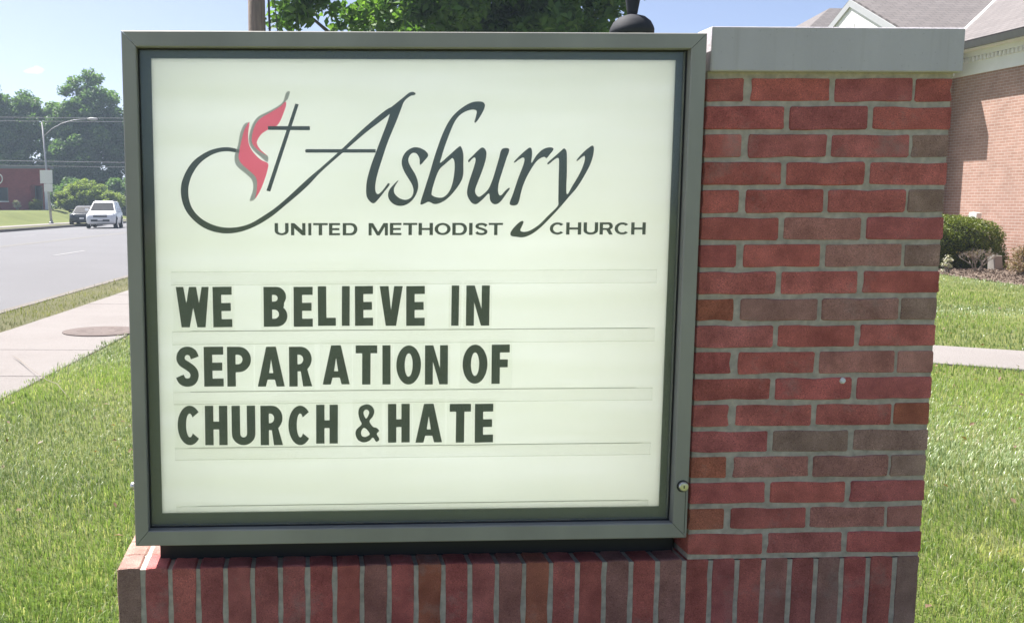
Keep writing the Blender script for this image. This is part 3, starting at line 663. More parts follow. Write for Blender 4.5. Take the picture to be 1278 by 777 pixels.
def glyph(ch, w, h, sv, s_):
    a = s_
    if ch == 'I': return [[(0, 0), (w, 0), (w, h), (0, h)]]
    if ch == 'E': return [[(0, 0), (w, 0), (w, a), (sv, a), (sv, (h-a)/2), (.94*w, (h-a)/2), (.94*w, (h+a)/2), (sv, (h+a)/2), (sv, h-a), (w, h-a), (w, h), (0, h)]]
    if ch == 'F': return [[(0, 0), (sv, 0), (sv, h*.42), (.9*w, h*.42), (.9*w, h*.42+a), (sv, h*.42+a), (sv, h-a), (w, h-a), (w, h), (0, h)]]
    if ch == 'L': return [[(0, 0), (w, 0), (w, a), (sv, a), (sv, h), (0, h)]]
    if ch == 'T': return [[(w/2-sv/2, 0), (w/2+sv/2, 0), (w/2+sv/2, h-a), (w, h-a), (w, h), (0, h), (0, h-a), (w/2-sv/2, h-a)]]
    if ch == 'H': return [[(0, 0), (sv, 0), (sv, (h-a)/2), (w-sv, (h-a)/2), (w-sv, 0), (w, 0), (w, h), (w-sv, h), (w-sv, (h+a)/2), (sv, (h+a)/2), (sv, h), (0, h)]]
    if ch == 'N': b_ = sv*.95; return [[(0, 0), (b_, 0), (b_, h*.58), (w-b_*1.05, 0), (w, 0), (w, h), (w-b_, h), (w-b_, h*.42), (b_*1.05, h), (0, h)]]
    if ch == 'M': b_ = sv*.9; return [[(0, 0), (b_, 0), (b_, h*.70), (w/2-b_*.45, 0), (w/2+b_*.45, 0), (w-b_, h*.70), (w-b_, 0), (w, 0), (w, h), (w-b_*1.45, h), (w/2, h*.30), (b_*1.45, h), (0, h)]]
    if ch == 'V': return [[(w*.27, 0), (w*.72, 0), (w, h), (w-sv*1.02, h), (w*.495, h*.40), (sv*1.05, h), (0, h)]]
    if ch == 'W': return [[(w*x, h*y) for x, y in ((.16, 0), (.41, 0), (.52, .48), (.64, 0), (.89, 0), (1, 1), (.785, 1), (.70, .60), (.62, 1), (.40, 1), (.315, .60), (.23, 1), (0, 1))]]
    if ch == 'A': return [[(w*x, h*y) for x, y in ((0, 0), (.30, 0), (.37, .175), (.63, .175), (.70, 0), (1, 0), (.68, 1), (.32, 1))], [(w*x, h*y) for x, y in ((.425, .34), (.575, .34), (.5, .68))]]
    if ch == 'O': return [arc(w/2, h/2, w/2, h/2, 0, 360, 40)[:-1], arc(w/2, h/2, w/2-sv, h/2-a, 0, 360, 32)[:-1]]
    if ch == 'C':
        k = w*1.04
        return [arc(k/2, h/2, k/2, h/2, 42, 318, 30) + arc(k/2, h/2, k/2-sv, h/2-a, 318, 42, 26)]
    if ch == 'U':
        r = w/2; ry = min(h*.36, w*.5)
        return [[(0, h)] + arc(r, ry, r, ry, 180, 360, 18) + [(w, h), (w-sv, h)] + arc(r, ry, r-sv, ry-a, 360, 180, 16) + [(sv, h)]]
    def bowl(x0, x1, y0, y1):
        ry = (y1-y0)/2; rx = min(ry*1.0, (x1-x0)*.8); return [(x0, y0)] + arc(x1-rx, (y0+y1)/2, rx, ry, -90, 90, 14) + [(x0, y1)]
    if ch == 'D': return [bowl(0, w, 0, h), bowl(sv, w-sv, a, h-a)]
    if ch == 'P':
        y = h*.36; b_ = bowl(sv, w, y, h)[1:-1]
        return [[(0, 0), (sv, 0), (sv, y)] + b_ + [(0, h)], bowl(sv, w-sv, y+a, h-a)]
    if ch == 'R':
        y = h*.38; b_ = [p for p in bowl(sv, w*.985, y, h)[1:-1] if p[1] > h*.47]
        return [[(0, 0), (sv, 0), (sv, y), (w*.50, y), (w-sv*1.08, 0), (w, 0), (w*.79, h*.43)] + b_ + [(0, h)], bowl(sv, w*.985-sv, y+a*.9, h-a)]
    if ch == 'B':
        t = bowl(0, w*.95, h*.5, h)[1:-1]; bt = bowl(0, w, 0, h*.54)[1:-1]
        bt = [p for p in bt if p[1] < h*.50 or p[0] < w*.5]; t = [p for p in t if p[1] > h*.56]
        bt = [p for p in bt if not (p[1] >= h*.50)]
        return [[(0, 0)] + bt + [(w*.86, h*.52)] + t + [(0, h)], bowl(sv, w-sv, a, h*.53-a*.5), bowl(sv, w*.95-sv, h*.53+a*.5, h-a)]
    if ch == 'S':
        key = [(.90, .745), (.78, .885), (.52, .945-.0), (.26, .90), (.13, .755), (.22, .62), (.50, .52), (.78, .40), (.875, .255), (.76, .105), (.50, .055), (.22, .10), (.08, .235)]
        px = max(0, sv/w/2); py = s_/h/2
        sp = [(w*(px+(1-2*px)*(x-.08)/.82), h*(py+(1-2*py)*(y-.055)/.89)) for x, y in key]
        return [offset_stroke(crom(sp, 5, False), sv*.98, s_*1.05)]
    if ch == '&':
        return [crom([((float(q.split(',')[0])-212)/148*w, (642-float(q.split(',')[1]))/234*h) for q in s.split()], 3) for s in AMP]
def flat_mesh(name, contours, mat, extrude=0.0):
    cu = bpy.data.curves.new(name, 'CURVE'); cu.dimensions = '2D'; cu.fill_mode = 'BOTH'; cu.extrude = extrude
    for c in contours:
        s = cu.splines.new('POLY'); s.points.add(len(c)-1); s.use_cyclic_u = True
        for p, q in zip(s.points, c): p.co = (q[0], q[1], 0, 1)
    co = bpy.data.objects.new(name, cu); me = bpy.data.meshes.new_from_object(co)
    bpy.data.objects.remove(co); bpy.data.curves.remove(cu)
    me.materials.clear(); me.materials.append(MAT[mat]); me.name = name
    for v in me.vertices: v.co = (v.co.x, -v.co.z, v.co.y)
    return me
TR={
 'swoosh':'-1109.6,1576.4 -1127.1,1581.8 -1147.8,1582.3 -1173.3,1576.8 -1196.6,1565.4 -1217.6,1549.4 -1234.2,1526.5 -1244.9,1501.3 -1247.7,1478.3 -1244.1,1452.9 -1233.9,1429.7 -1215.8,1408.8 -1192.9,1392.5 -1167.4,1383.1 -1139.5,1379.7 -1111.5,1382.9 -1083.3,1392.1 -1055.1,1406 -1026.9,1424.6 -998.7,1447.7 -970.5,1470.8 -942.3,1496.2 -916.2,1523.8 -861.9,1571 -806.7,1618 -751.7,1660.3 -752.5,1674.7 -806.7,1632.5 -865.6,1578.2 -916.1,1534 -942.2,1512.4 -970.4,1487 -998.6,1461.6 -1026.8,1438.5 -1055,1420 -1083.2,1403.8 -1111.3,1395.5 -1139.3,1393.7 -1164.8,1398 -1190.2,1408.7 -1210.8,1425 -1224.3,1445.9 -1229.8,1471.3 -1227.9,1496.6 -1218.2,1521.9 -1201.6,1544.8 -1180.5,1560.8 -1159.6,1570 -1136.4,1573.2 -1109.7,1569.9',
 'A_stem':'-690.2,1708.1 -696.8,1711.7 -706,1709.2 -718.8,1699.1 -733.4,1687.6 -752.5,1671.1 -751.7,1659.5 -757.1,1641.5 -768.1,1612.6 -782.7,1574.6 -795.6,1540.1 -804.8,1507.2 -807.3,1483.5 -805.8,1467 -799.1,1455.9 -788.7,1450.4 -776.9,1461.4 -762.1,1479.7 -751,1494.4 -754.8,1498 -760.3,1490.7 -771.4,1477.2 -779.9,1472.4 -785.1,1481.6 -784.4,1499.9 -778.9,1523.6 -769.7,1552.8 -755.1,1596.3 -736.9,1639.7 -724.2,1672.2 -718.7,1686.6 -711.4,1695.6 -700.4,1702.7 -692.4,1704.2',
 'A_bar':'-950.8,1578.2 -784.6,1578.2 -784.5,1569.9 -950.8,1569.9 -952.6,1574.2',
 's':'-658.8,1563.7 -666.3,1574.6 -681.2,1581.8 -696,1581.8 -710.7,1573.5 -719.9,1560 -722.4,1543.6 -716,1525.4 -704.7,1507.1 -696.1,1492.4 -693.8,1477.8 -698.9,1464.9 -711.9,1458.7 -726.8,1462.4 -738,1472.3 -740.6,1483.4 -736.2,1494.3 -729.9,1503.5 -732.5,1503.5 -741.8,1494.3 -751,1483.4 -754.7,1470.5 -750.9,1457.7 -739.7,1447.7 -724.8,1444 -708.1,1448.4 -693.3,1461.2 -684.1,1479.6 -682.4,1496.1 -688.1,1516.2 -699.3,1534.5 -706.1,1549.1 -704,1561.8 -695.9,1569.1 -686.6,1567.3 -679.9,1556.4 -678.3,1541.1 -668,1550.9',
 'b':'-677,1449.4 -667.3,1449.4 -656.9,1453.8 -642.9,1448.3 -627.3,1451.7 -610,1463 -592.8,1481.8 -579.1,1502.4 -574.1,1519.5 -574.4,1543.4 -574.7,1567.2 -580.2,1583.5 -585.4,1584.2 -597.4,1574 -614.5,1558.7 -630,1546.1 -626.6,1560.4 -618.3,1587.6 -604.8,1623.2 -594.7,1645.1 -581.1,1660.3 -564,1668.8 -551.9,1670.5 -544.3,1667.1 -545.8,1655.3 -549.1,1642.5 -546.3,1640.1 -539.5,1648.6 -529.4,1665.4 -524.4,1678.9 -528,1687.3 -538.4,1689.7 -553.9,1688.3 -571,1680.5 -591.5,1665.4 -606.9,1648.5 -618.7,1628.2 -628.8,1604.6 -642.3,1565.5 -655.7,1519.6 -667.5,1482',
 'b_hole':'-600.6,1557 -596.4,1550.2 -595.2,1536.6 -596.7,1516.1 -601.6,1492.1 -610.1,1475 -622.2,1464.7 -636.1,1464.1 -646.6,1468.2 -650.1,1473.4 -645.1,1495.6 -633.2,1528.1 -617.8,1543.4 -605.8,1553.6',
 'u':'-563,1552 -551.9,1563.1 -539.2,1575.7 -530.3,1582 -523.1,1578.9 -519.1,1569.4 -521.1,1552 -528.8,1526.7 -539.7,1498.1 -544.9,1482.2 -543.5,1472.6 -536,1465.6 -526.3,1471 -513.6,1483.7 -504.2,1504.4 -496.5,1529.8 -488.9,1556.8 -482.2,1578.3 -464.4,1578.3 -471.1,1555.2 -480.3,1525.1 -487.9,1499.6 -489.9,1482.1 -487.4,1470.9 -481.9,1469.3 -473,1478.9 -464,1486.8 -461.7,1483.7 -469.6,1472.5 -482.3,1454.9 -493.5,1447.6 -503.3,1450.2 -508.9,1458.2 -511.8,1473.2 -524.5,1461.4 -537.3,1450.3 -545.4,1447.7 -555.2,1453.5 -563.5,1467.9 -564.3,1482.2 -559.1,1504.5 -549.9,1533 -545.3,1550.5 -547,1558.4 -553.4,1555.2 -560.7,1547.3',
 'r':'-452.3,1548.8 -439,1563.1 -424.7,1575.7 -415.1,1582 -410.2,1577.3 -409.2,1564.6 -410.4,1545.6 -400.1,1561.5 -387.5,1574.8 -374.7,1581.4 -361.7,1582 -357.7,1577.3 -364.6,1567.8 -374.1,1556.7 -379,1559.9 -388.7,1556.7 -399.8,1547.2 -412.3,1528.2 -423.3,1507.5 -432.5,1482 -441.5,1447.8 -461,1447.9 -453.4,1472.5 -441.2,1510.7 -430.4,1539.3 -427.4,1553.6 -430.8,1558.3 -440.4,1553.6 -450,1546.6',
 'y':'-371.6,1545.8 -356.2,1559.5 -340.8,1573.1 -332.3,1580 -326.9,1574.8 -324.9,1564.6 -323.8,1523.5 -323.2,1471.9 -309,1492.6 -292.2,1521.8 -282.4,1547.5 -281.8,1561.2 -288,1559.5 -299.3,1550.2 -300.1,1554.3 -286.5,1569.7 -274.6,1580 -263.2,1586.8 -259.8,1578.3 -261.8,1561.2 -268.2,1540.6 -281.5,1514.9 -298.3,1487.4 -318.8,1463.3 -339.2,1439.1 -363.2,1413.2 -383.9,1392.5 -404.6,1376.9 -425.6,1368.3 -443.2,1369.4 -455.5,1371.8 -458.1,1378.8 -450.6,1390.9 -438.6,1403 -430.6,1407.5 -426.3,1404.7 -431.3,1392.6 -433.6,1383.9 -422.3,1381.5 -408.3,1385.6 -387.5,1399.4 -366.9,1420.2 -344.6,1442.6 -343.2,1458.2 -343.7,1506.4 -343.8,1550.9 -347.4,1557.1 -356,1552.7 -368.7,1542.4',
 'cross_v':'-974.5,1683.9 -966.6,1682.1 -1035.7,1478.8 -1045,1480.7',
 'cross_h':'-1040,1631.6 -940.6,1631.6 -940.6,1622.1 -1039.2,1622.9',
 'flame_r_grey':'-987.1,1711.9 -996.4,1708.3 -1003.5,1688.3 -1015.1,1678.4 -1038.3,1665.6 -1061.5,1654.3 -1074.6,1638.4 -1082.2,1617.9 -1085.2,1599.6 -1081.7,1585.9 -1071.7,1572.2 -1058,1560.8 -1042.4,1547.9 -1039.9,1562.1 -1057.8,1576.8 -1065.9,1590.5 -1064.4,1599.7 -1055,1613.3 -1038.7,1623.8 -1020.2,1631.6 -1010.8,1643 -1003.8,1658.9 -997.6,1677 -991.9,1695.2',
 'flame_r_red':'-998.4,1688.4 -1010.5,1677 -1033.7,1663.4 -1056.9,1649.7 -1068.6,1636.1 -1075.8,1617.9 -1078.3,1599.6 -1075.2,1588.2 -1064.7,1576.8 -1050.9,1567.6 -1039.9,1561.2 -1057.8,1576.8 -1065.9,1590.5 -1064.4,1599.7 -1055,1613.3 -1038.7,1623.8 -1020.2,1631.6 -1010.8,1643 -1003.8,1658.9 -996.6,1679.3',
 'flame_l_grey':'-1091.6,1639.2 -1098.6,1631.5 -1105.8,1613.3 -1110.8,1588.2 -1118,1567.7 -1119.2,1551.6 -1113.9,1537.9 -1097.8,1524.1 -1081.8,1510.3 -1076.4,1496.4 -1077.5,1480.3 -1084.8,1459.5 -1082.5,1456.2 -1075.5,1458.5 -1068.4,1466.4 -1058.9,1482.6 -1049.3,1505.6 -1042.1,1528.6 -1040.5,1544.7 -1058.1,1553.9 -1074.1,1569.9 -1082.7,1583.7 -1086.2,1597.4 -1086.4,1615.6 -1082.9,1639.3',
 'flame_l_red':'-1086.6,1638.3 -1095.5,1622.4 -1102.8,1597.4 -1107.8,1574.5 -1109.9,1558.5 -1103.6,1544.8 -1088.5,1531 -1071.5,1514.9 -1067,1501 -1068.2,1480.3 -1071.7,1463.2 -1068.4,1466.4 -1058.9,1482.6 -1049.3,1505.6 -1042.1,1528.6 -1040.5,1544.7 -1058.1,1553.9 -1074.1,1569.9 -1082.7,1583.7 -1086.2,1597.4 -1086.4,1615.6 -1082.9,1639.3',
}
SMALL=[
 'U,-1026.3,-993,1375.1,1404.2 N,-987.3,-952.6,1374.9,1404 I,-945.9,-938.5,1374.8,1404 T,-934.3,-899.3,1374.8,1403.9 E,-896.3,-869.8,1374.6,1403.8 D,-863.3,-828,1374.5,1403.7',
 'M,-801.2,-754.6,1374,1403.5 E,-750,-722,1374.6,1403.8 T,-717.9,-684,1374.4,1403.7 H,-680.8,-645.9,1374.3,1403.6 O,-642,-603.2,1374.2,1403.5 D,-599.1,-563.4,1374,1403.4 I,-558.5,-550,1374,1403.3 S,-544.9,-512.7,1373.9,1403.2 T,-511,-476.2,1373.7,1403.1',
 'C,-362.3,-325.8,1374.4,1403.9 H,-322.2,-285.4,1374.3,1403.8 U,-279.7,-244.1,1374.2,1403.7 R,-240.4,-207.7,1374,1403.6 C,-203.6,-167.1,1373.9,1403.4 H,-163,-127.2,1373.8,1403.3',
]
BIG=[
 'W,-1264.1,-1185.5,1156.2,1253.6 E,-1175.6,-1129.9,1155.7,1253.2',
 'B,-1054.5,-997.3,1156.1,1252.5 E,-982.4,-936.4,1155.7,1252.2 L,-923.7,-880.6,1157.3,1253.2 I,-866.4,-847.4,1157.1,1253.4 E,-834.3,-790.5,1156.8,1253.2 V,-775.1,-719.1,1156.4,1252.8 E,-710.3,-665.2,1155.9,1252.5',
 'I,-600.9,-582.5,1155.6,1253.5 N,-564.8,-507.7,1155.3,1253.2',
 'S,-1268.6,-1211.5,1012.1,1109.2 E,-1200,-1152.9,1011.5,1108.7 P,-1144.2,-1086.5,1011,1108.3 A,-1070.8,-1005.2,1010.2,1107.7 R,-994.3,-938.5,1009.6,1107.1 A,-913.3,-847.3,1013.7,1109.9 T,-833.3,-780.7,1013,1109.3 I,-767.5,-747.6,1012.6,1108.9 O,-734,-673.6,1012.1,1108.5 N,-663.6,-607.4,1011.4,1108',
 'O,-571.3,-510.2,1012.2,1108.9 F,-500.1,-455.8,1011.6,1108.4',
 'C,-1266.6,-1209.8,867.2,965 H,-1200.3,-1145.8,866.4,964.3 U,-1135.3,-1077.8,865.6,963.6 R,-1065.5,-1010.8,864.8,963 C,-997.3,-941.8,864,962.3 H,-929.9,-876.7,867.3,964.1',
 '&,-833.8,-774.3,868.6,964.3',
 'H,-753.4,-699.9,867.7,964.3 A,-685.8,-620,866.9,963.6 T,-602.2,-549.6,866,962.8 E,-539.1,-493.7,865.3,962.2',
]
def tr(k): return [tuple(float(x)/1000 for x in q.split(',')) for q in TR[k].split()]
def printed(name, keys, mat, dy, smooth=True):
    cs = [crom(p, 4) if smooth else p for p in [tr(k) if isinstance(k, str) else k for k in keys]]
    # children of the panel (panel mesh uses absolute coordinates, object offset -SO)
    o = link(name, flat_mesh(name, cs, mat), panel, (0, YP-dy, 0)); return o
printed('emblem_swoosh', ['swoosh'], 'print_black', 0.0004)
printed('script_letter', ['A_stem'], 'print_black', 0.0007)
printed('script_bar', ['A_bar'], 'print_black', 0.0010, False)
for k in ('s', 'u', 'r', 'y'): printed('script_letter', [k], 'print_black', 0.0004)
printed('script_letter', ['b', 'b_hole'], 'print_black', 0.0004)
printed('flame_shadow', [tr('flame_l_grey')[:14]+tr('flame_l_red')[:11][::-1]], 'print_grey', 0.0007); printed('flame', ['flame_l_red'], 'print_red', 0.0010)
printed('flame_shadow', [tr('flame_r_grey')[:13]+tr('flame_r_red')[:11][::-1]+[tr('flame_r_grey')[-1]]], 'print_grey', 0.0013); printed('flame', ['flame_r_red'], 'print_red', 0.0016)
printed('cross_bar', ['cross_v'], 'print_black', 0.0019, False); printed('cross_bar', ['cross_h'], 'print_black', 0.0022, False)
for word in SMALL:
    for it in word.split():
        ch, xa, xb, za, zb = it.split(','); xa, xb, za, zb = [float(q)/1000 for q in (xa, xb, za, zb)]
        w, h = xb-xa, zb-za
        link('printed_letter', flat_mesh('printed_letter', glyph(ch, w, h, 0.0083, 0.0052), 'print_black'), panel, (xa, YP-0.0004, za))
# letter rails across the lower board
def rail_build(za, zb):
    b = MB(); b.box(-1.275, -0.098, YP-0.0060, YP-0.0046, za, zb)
    b.box(-1.275, -0.098, YP-0.0046, YP-0.0004, za+0.004, zb-0.004)
    o = sp_build(b, 'letter_rail', 'rail')
    for z in (zb-0.0022, za):
        MB().box(-1.275, -0.098, YP-0.0072, YP-0.0061, z, z+0.0022).build('rail_lip', 'lip', o)
    return o
for za, zb in ((1.2565, 1.2900), (1.1130, 1.1465), (0.9665, 0.9985), (0.8285, 0.8595), (0.6955, 0.7130)): rail_build(za, zb)
# thin line of dirt caught on the rail lips
for z in (1.1458, 0.9978, 0.8588, 0.7125):
    sp_build(MB().box(-1.27+random.random()*.05, -0.10-random.random()*.05, YP-0.0078, YP-0.0070, z, z+0.0013), 'rail_grime', 'print_grey')
# every changeable letter is a tile of its own in the rails
WORDS = ['WE', 'BELIEVE', 'IN', 'SEPARATION', 'OF', 'CHURCH', '&', 'HATE']
ORD = ['first', 'second', 'third', 'fourth', 'fifth', 'sixth', 'seventh', 'eighth', 'ninth', 'tenth']
for wi, word in enumerate(BIG):
    for li, it in enumerate(word.split()):
        ch, xa, xb, za, zb = it.split(','); xa, xb, za, zb = [float(q)/1000 for q in (xa, xb, za, zb)]
        w, h = xb-xa, zb-za; W = WORDS[wi]
        lab = 'dark ampersand tile on the white board, before the word HATE' if ch == '&' else \
              f'dark capital {ch} tile, {ORD[li]} letter of the word {W} on the white board'
        t = tag(MB().box(-0.006, w+0.006, -0.0006, 0.0006, -0.012, h+0.012).build('letter_tile', 'tile', loc=(xa, YP-0.0088, za), rot=(0, random.uniform(-.006, .006), 0)),
                lab, 'letter', 'letter tiles spelling the message')
        link('glyph', flat_mesh('glyph', glyph(ch, w, h, 0.0205 if ch not in 'I' else w, 0.0195), 'glyph', 0.0003), t, (0, -0.0011, 0))

# ================================================================== VEGETATION HELPERS
def leaf_quads(C, size, mat, name, flat=0.35, aspect=0.5):
    """a folded rhombus of two triangles at every centre in C"""
    n = len(C); nrm = RNG.normal(size=(n, 3)); nrm[:, 2] = np.abs(nrm[:, 2])+flat; nrm /= np.linalg.norm(nrm, axis=1)[:, None]
    a = np.cross(nrm, RNG.normal(size=(n, 3))); a /= np.linalg.norm(a, axis=1)[:, None]+1e-9; b = np.cross(nrm, a)
    s = size*RNG.uniform(0.6, 1.35, n)[:, None]
    P = np.stack([C-a*s*0.5, C+b*s*aspect*0.5+nrm*s*0.08, C+a*s*0.5-nrm*s*0.10, C-b*s*aspect*0.5+nrm*s*0.08], 1)
    base = (np.arange(n)*4)[:, None]; T = np.concatenate([base+np.array([[0, 1, 2]]), base+np.array([[0, 2, 3]])], 0)
    val = np.clip(RNG.normal(0.5, 0.22, n), 0, 1)
    return np_mesh(name, P.reshape(-1, 3), T, mat, np.tile(val, 2))
def clumps_in(center, radii, k, shell=0.5):
    d = RNG.normal(size=(k, 3)); d /= np.linalg.norm(d, axis=1)[:, None]
    r = RNG.uniform(shell, 1.0, k)[:, None]
    return np.array(center)+d*r*np.array(radii)
def crown_points(cl, crad, n):
    i = RNG.integers(0, len(cl), n); d = RNG.normal(size=(n, 3)); d /= np.linalg.norm(d, axis=1)[:, None]
    k = crad if np.ndim(crad) == 0 else crad[i][:, None]
    return cl[i] + d*(RNG.random(n)**0.5)[:, None]*k*np.array([1, 1, 0.75])
def tree(base, trunk_h, trunk_r, blobs, clumps, crad, n, size, mat, label, group=None, shell=0.5, name='tree', limbs=10, keep=None, flat=0.35):
    t = empty(name, base, 0, label, 'tree', group); B = Vector(base)
    cl = np.concatenate([clumps_in(c, r, max(4, int(clumps*np.prod(r)/sum(np.prod(q[1]) for q in blobs))), shell) for c, r in blobs])
    top = Vector((0, 0, trunk_h)); mb = MB()
    mb.tube([(0, 0, -0.15), (0, 0, 0.3), (0.05, 0.03, trunk_h*0.6), tuple(top), (top.x+.1, top.y, trunk_h*1.5)], [trunk_r*1.5, trunk_r*1.1, trunk_r*0.85, trunk_r*0.7, trunk_r*0.25], 9)
    for q in RNG.choice(len(cl), min(limbs, len(cl)), replace=False):
        e = Vector(cl[q]) - B; s0 = Vector((0, 0, trunk_h*random.uniform(0.75, 1.3))); md = (s0+e)/2 + Vector((0, 0, -0.06*e.length)); md += Vector((random.uniform(-.3, .3),)*3)*0.5
        mb.tube([tuple(s0), tuple(md), tuple(e)], [trunk_r*0.45, trunk_r*0.26, trunk_r*0.06], 6)
    mb.build('trunk', 'bark', t, True)
    P = crown_points(cl, crad, n)
    if keep is not None: P = P[keep(P)]
    me = leaf_quads(P - np.array(base), size, mat, 'crown', flat); link('crown', me, t)
    return t

# big tree behind the sign: only the underside of its crown shows over the cabinet
tree((2.6, 21.5, 0), 3.4, 0.30, [((3.2, 21.2, 8.6), (3.6, 3.2, 3.7)), ((-0.1, 18.2, 5.6), (1.25, 1.1, 1.15)), ((2.4, 19.6, 5.9), (2.0, 1.6, 1.4)), ((5.0, 20.2, 6.0), (1.7, 2.0, 1.8)), ((5.5, 19.8, 5.7), (0.8, 1.2, 1.1)), ((4.2, 21.0, 5.4), (1.6, 1.2, 1.0)), ((2.8, 22.0, 5.6), (3.0, 1.4, 1.3))], 400, 0.50, 62000, 0.22, 'leaf_oak',
     'broad green tree whose leafy crown hangs above the sign cabinet', shell=0.35, limbs=12, name='shade_tree', flat=0.15)
# trees across the road
FAR = 'trees behind the maroon building'
tree((-22.0, 113, 1.0), 5, 0.45, [((-24.3, 112, 11.0), (4.6, 4, 5.2)), ((-21.0, 111, 7.5), (3.6, 3.4, 4.4)), ((-25.5, 110, 6.0), (3.0, 3, 3.2)), ((-22, 109, 3.4), (4.0, 2.5, 2.4))], 260, 0.95, 34000, 0.46, 'leaf_far',
     'tall rounded green tree rising behind the pale green bush', FAR, 0.3, 'broadleaf_tree')
tree((-33.5, 114, 1.0), 5, 0.40, [((-34.6, 112, 10.2), (4.6, 4, 4.6)), ((-30.8, 112, 10.2), (3.4, 3, 3.8)), ((-32, 111, 6.5), (3.4, 3, 3.2)), ((-36.5, 112, 12.0), (3.0, 3, 2.8))], 230, 0.95, 30000, 0.46, 'leaf_far',
     'grey green tree behind the roof of the maroon building', FAR, 0.3, 'broadleaf_tree')
tree((-28.0, 118, 1.0), 4, 0.35, [((-28.2, 117, 9.4), (3.4, 3, 4.2)), ((-27.0, 110, 5.2), (3.0, 3, 3.0)), ((-30, 109, 4.0), (4.0, 2.5, 2.6))], 180, 0.95, 20000, 0.46, 'leaf_far',
     'lower dark tree filling the gap between the two tall trees', FAR, 0.3, 'broadleaf_tree')
tree((-14.0, 112, 1.0), 5, 0.40, [((-15.0, 112, 8.8), (4.4, 4, 5.4)), ((-17.5, 110, 5.5), (3.2, 3, 3.6)), ((-16, 108, 3.2), (4.5, 2.5, 2.4))], 210, 0.95, 24000, 0.46, 'leaf_far',
     'dark tree behind the white car and the pale bush', FAR, 0.3, 'broadleaf_tree')
tree((-45.0, 116, 1.0), 5, 0.40, [((-44.0, 114, 9.6), (5.0, 4, 5.0))], 90, 1.1, 12000, 0.5, 'leaf_far',
     'green tree far along behind the maroon building', FAR, 0.3, 'broadleaf_tree')
for x, y, lb in ((-4, 118, 'distant tree beyond the utility pole down the road'), (8, 112, 'distant tree beyond the lamp post behind the sign')):
    tree((x, y, 0.9), 5, 0.4, [((x, y, 8.4), (5.0, 4, 5.0)), ((x+3, y-1, 6), (3.5, 3, 3.4))], 100, 1.1, 10000, 0.5, 'leaf_far', lb, FAR, 0.3, 'broadleaf_tree')

def shrub(name, base, blobs, clumps, crad, n, size, mat, label, shell=0.45, stems=7, stem_mat='twig', core=None, group=None):
    t = empty(name, base, 0, label, 'shrub', group); B = Vector(base)
    cl = np.concatenate([clumps_in(c, r, max(4, clumps//len(blobs)), shell) for c, r in blobs])
    mb = MB()
    for q in RNG.choice(len(cl), min(stems, len(cl)), replace=False):
        e = Vector(cl[q])-B; mb.tube([(random.uniform(-.08, .08), random.uniform(-.08, .08), -0.05), tuple(e*0.5+Vector((0, 0, .05))), tuple(e)], [0.022, 0.014, 0.005], 5)
    mb.build('stem', stem_mat, t)
    P = crown_points(cl, crad, n); P = P[P[:, 2] > base[2]+0.02]
    link('foliage', leaf_quads(P-np.array(base), size, mat, 'foliage'), t); return t
shrub('bush', (-20.8, 92.5, 0.95), [((-20.8, 92, 2.3), (2.5, 1.5, 1.4)), ((-19.0, 91.5, 1.8), (1.6, 1.2, 0.9)), ((-22.4, 91.5, 1.9), (1.2, 1.2, 1.0))], 210, 0.42, 26000, 0.19, 'leaf_bush', 'large pale green bush across the road beside the lamp pole')
shrub('bush', (-24.5, 104, 0.95), [((-24.5, 104, 2.2), (3.0, 1.5, 1.9))], 90, 0.6, 9000, 0.32, 'leaf_far', 'dark undergrowth behind the lamp pole below the tall tree')
shrub('bush', (-19.0, 104, 0.95), [((-19.0, 104, 2.2), (3.4, 1.5, 2.0))], 100, 0.6, 10000, 0.32, 'leaf_far', 'dark undergrowth behind the white car below the trees')
shrub('shrub', (-25.85, 86.6, 0.95), [((-25.85, 86.6, 1.45), (0.35, 0.3, 0.42))], 22, 0.16, 500, 0.13, 'leaf_white', 'pale flowering shrub against the maroon wall', stems=10)
shrub('shrub', (-24.3, 86.8, 0.95), [((-24.3, 86.8, 1.45), (0.55, 0.45, 0.5))], 60, 0.22, 4000, 0.10, 'leaf_hedge', 'clipped round dark shrub beside the maroon building doorway')

# ================================================================== ACROSS THE ROAD
# maroon building
bz0 = 0.94
bd = empty('maroon_building', (-34.5, 92.5, bz0), 0, 'low maroon brick building with flat roof and recessed doorway', 'building')
def bpart(b, name, mat, parent=bd): o = b.build(name, mat, bd); o.location = -Vector((-34.5, 92.5, bz0)); return o
yf = 88.0
w = MB(); w.box(-46, -28.9, yf, 94, bz0-.3, 4.60); w.box(-28.9, -26.95, yf, 91.5, bz0-.3, 1.75); w.box(-28.9, -26.95, yf, 91.5, 2.95, 4.60)
w.box(-26.95, -25.0, yf, 91.5, bz0-.3, 4.60); w.box(-25.0, -23.45, yf, 89.2, 3.15, 4.60); w.box(-25.0, -24.3, yf+1.6, 91.0, bz0-.3, 3.15)
bpart(w, 'wall', 'maroon_brick')
bpart(MB().box(-46.2, -28.4, yf-.22, 94.2, 4.60, 4.86).box(-28.4, -23.2, yf-.22, 89.4, 4.60, 4.86), 'roof_edge', 'gutter')
wn_ = bpart(MB().box(-28.9, -26.95, yf+.25, yf+.3, 1.75, 2.95), 'window', 'window_dark')
for x in (-28.9, -27.95, -27.03): bpart(MB().box(x, x+.08, yf+.1, yf+.25, 1.75, 2.95), 'window_mullion', 'gutter')
bpart(MB().box(-28.95, -26.9, yf-.08, yf+.2, 1.66, 1.752), 'window_sill', 'white_paint')
bpart(MB().box(-24.95, -24.3, yf+1.5, yf+1.6, bz0, 3.1), 'glass_door', 'window_dark')
for x in (-24.95, -24.38): bpart(MB().box(x, x+.08, yf+1.42, yf+1.5, bz0, 3.1), 'door_frame', 'gutter')
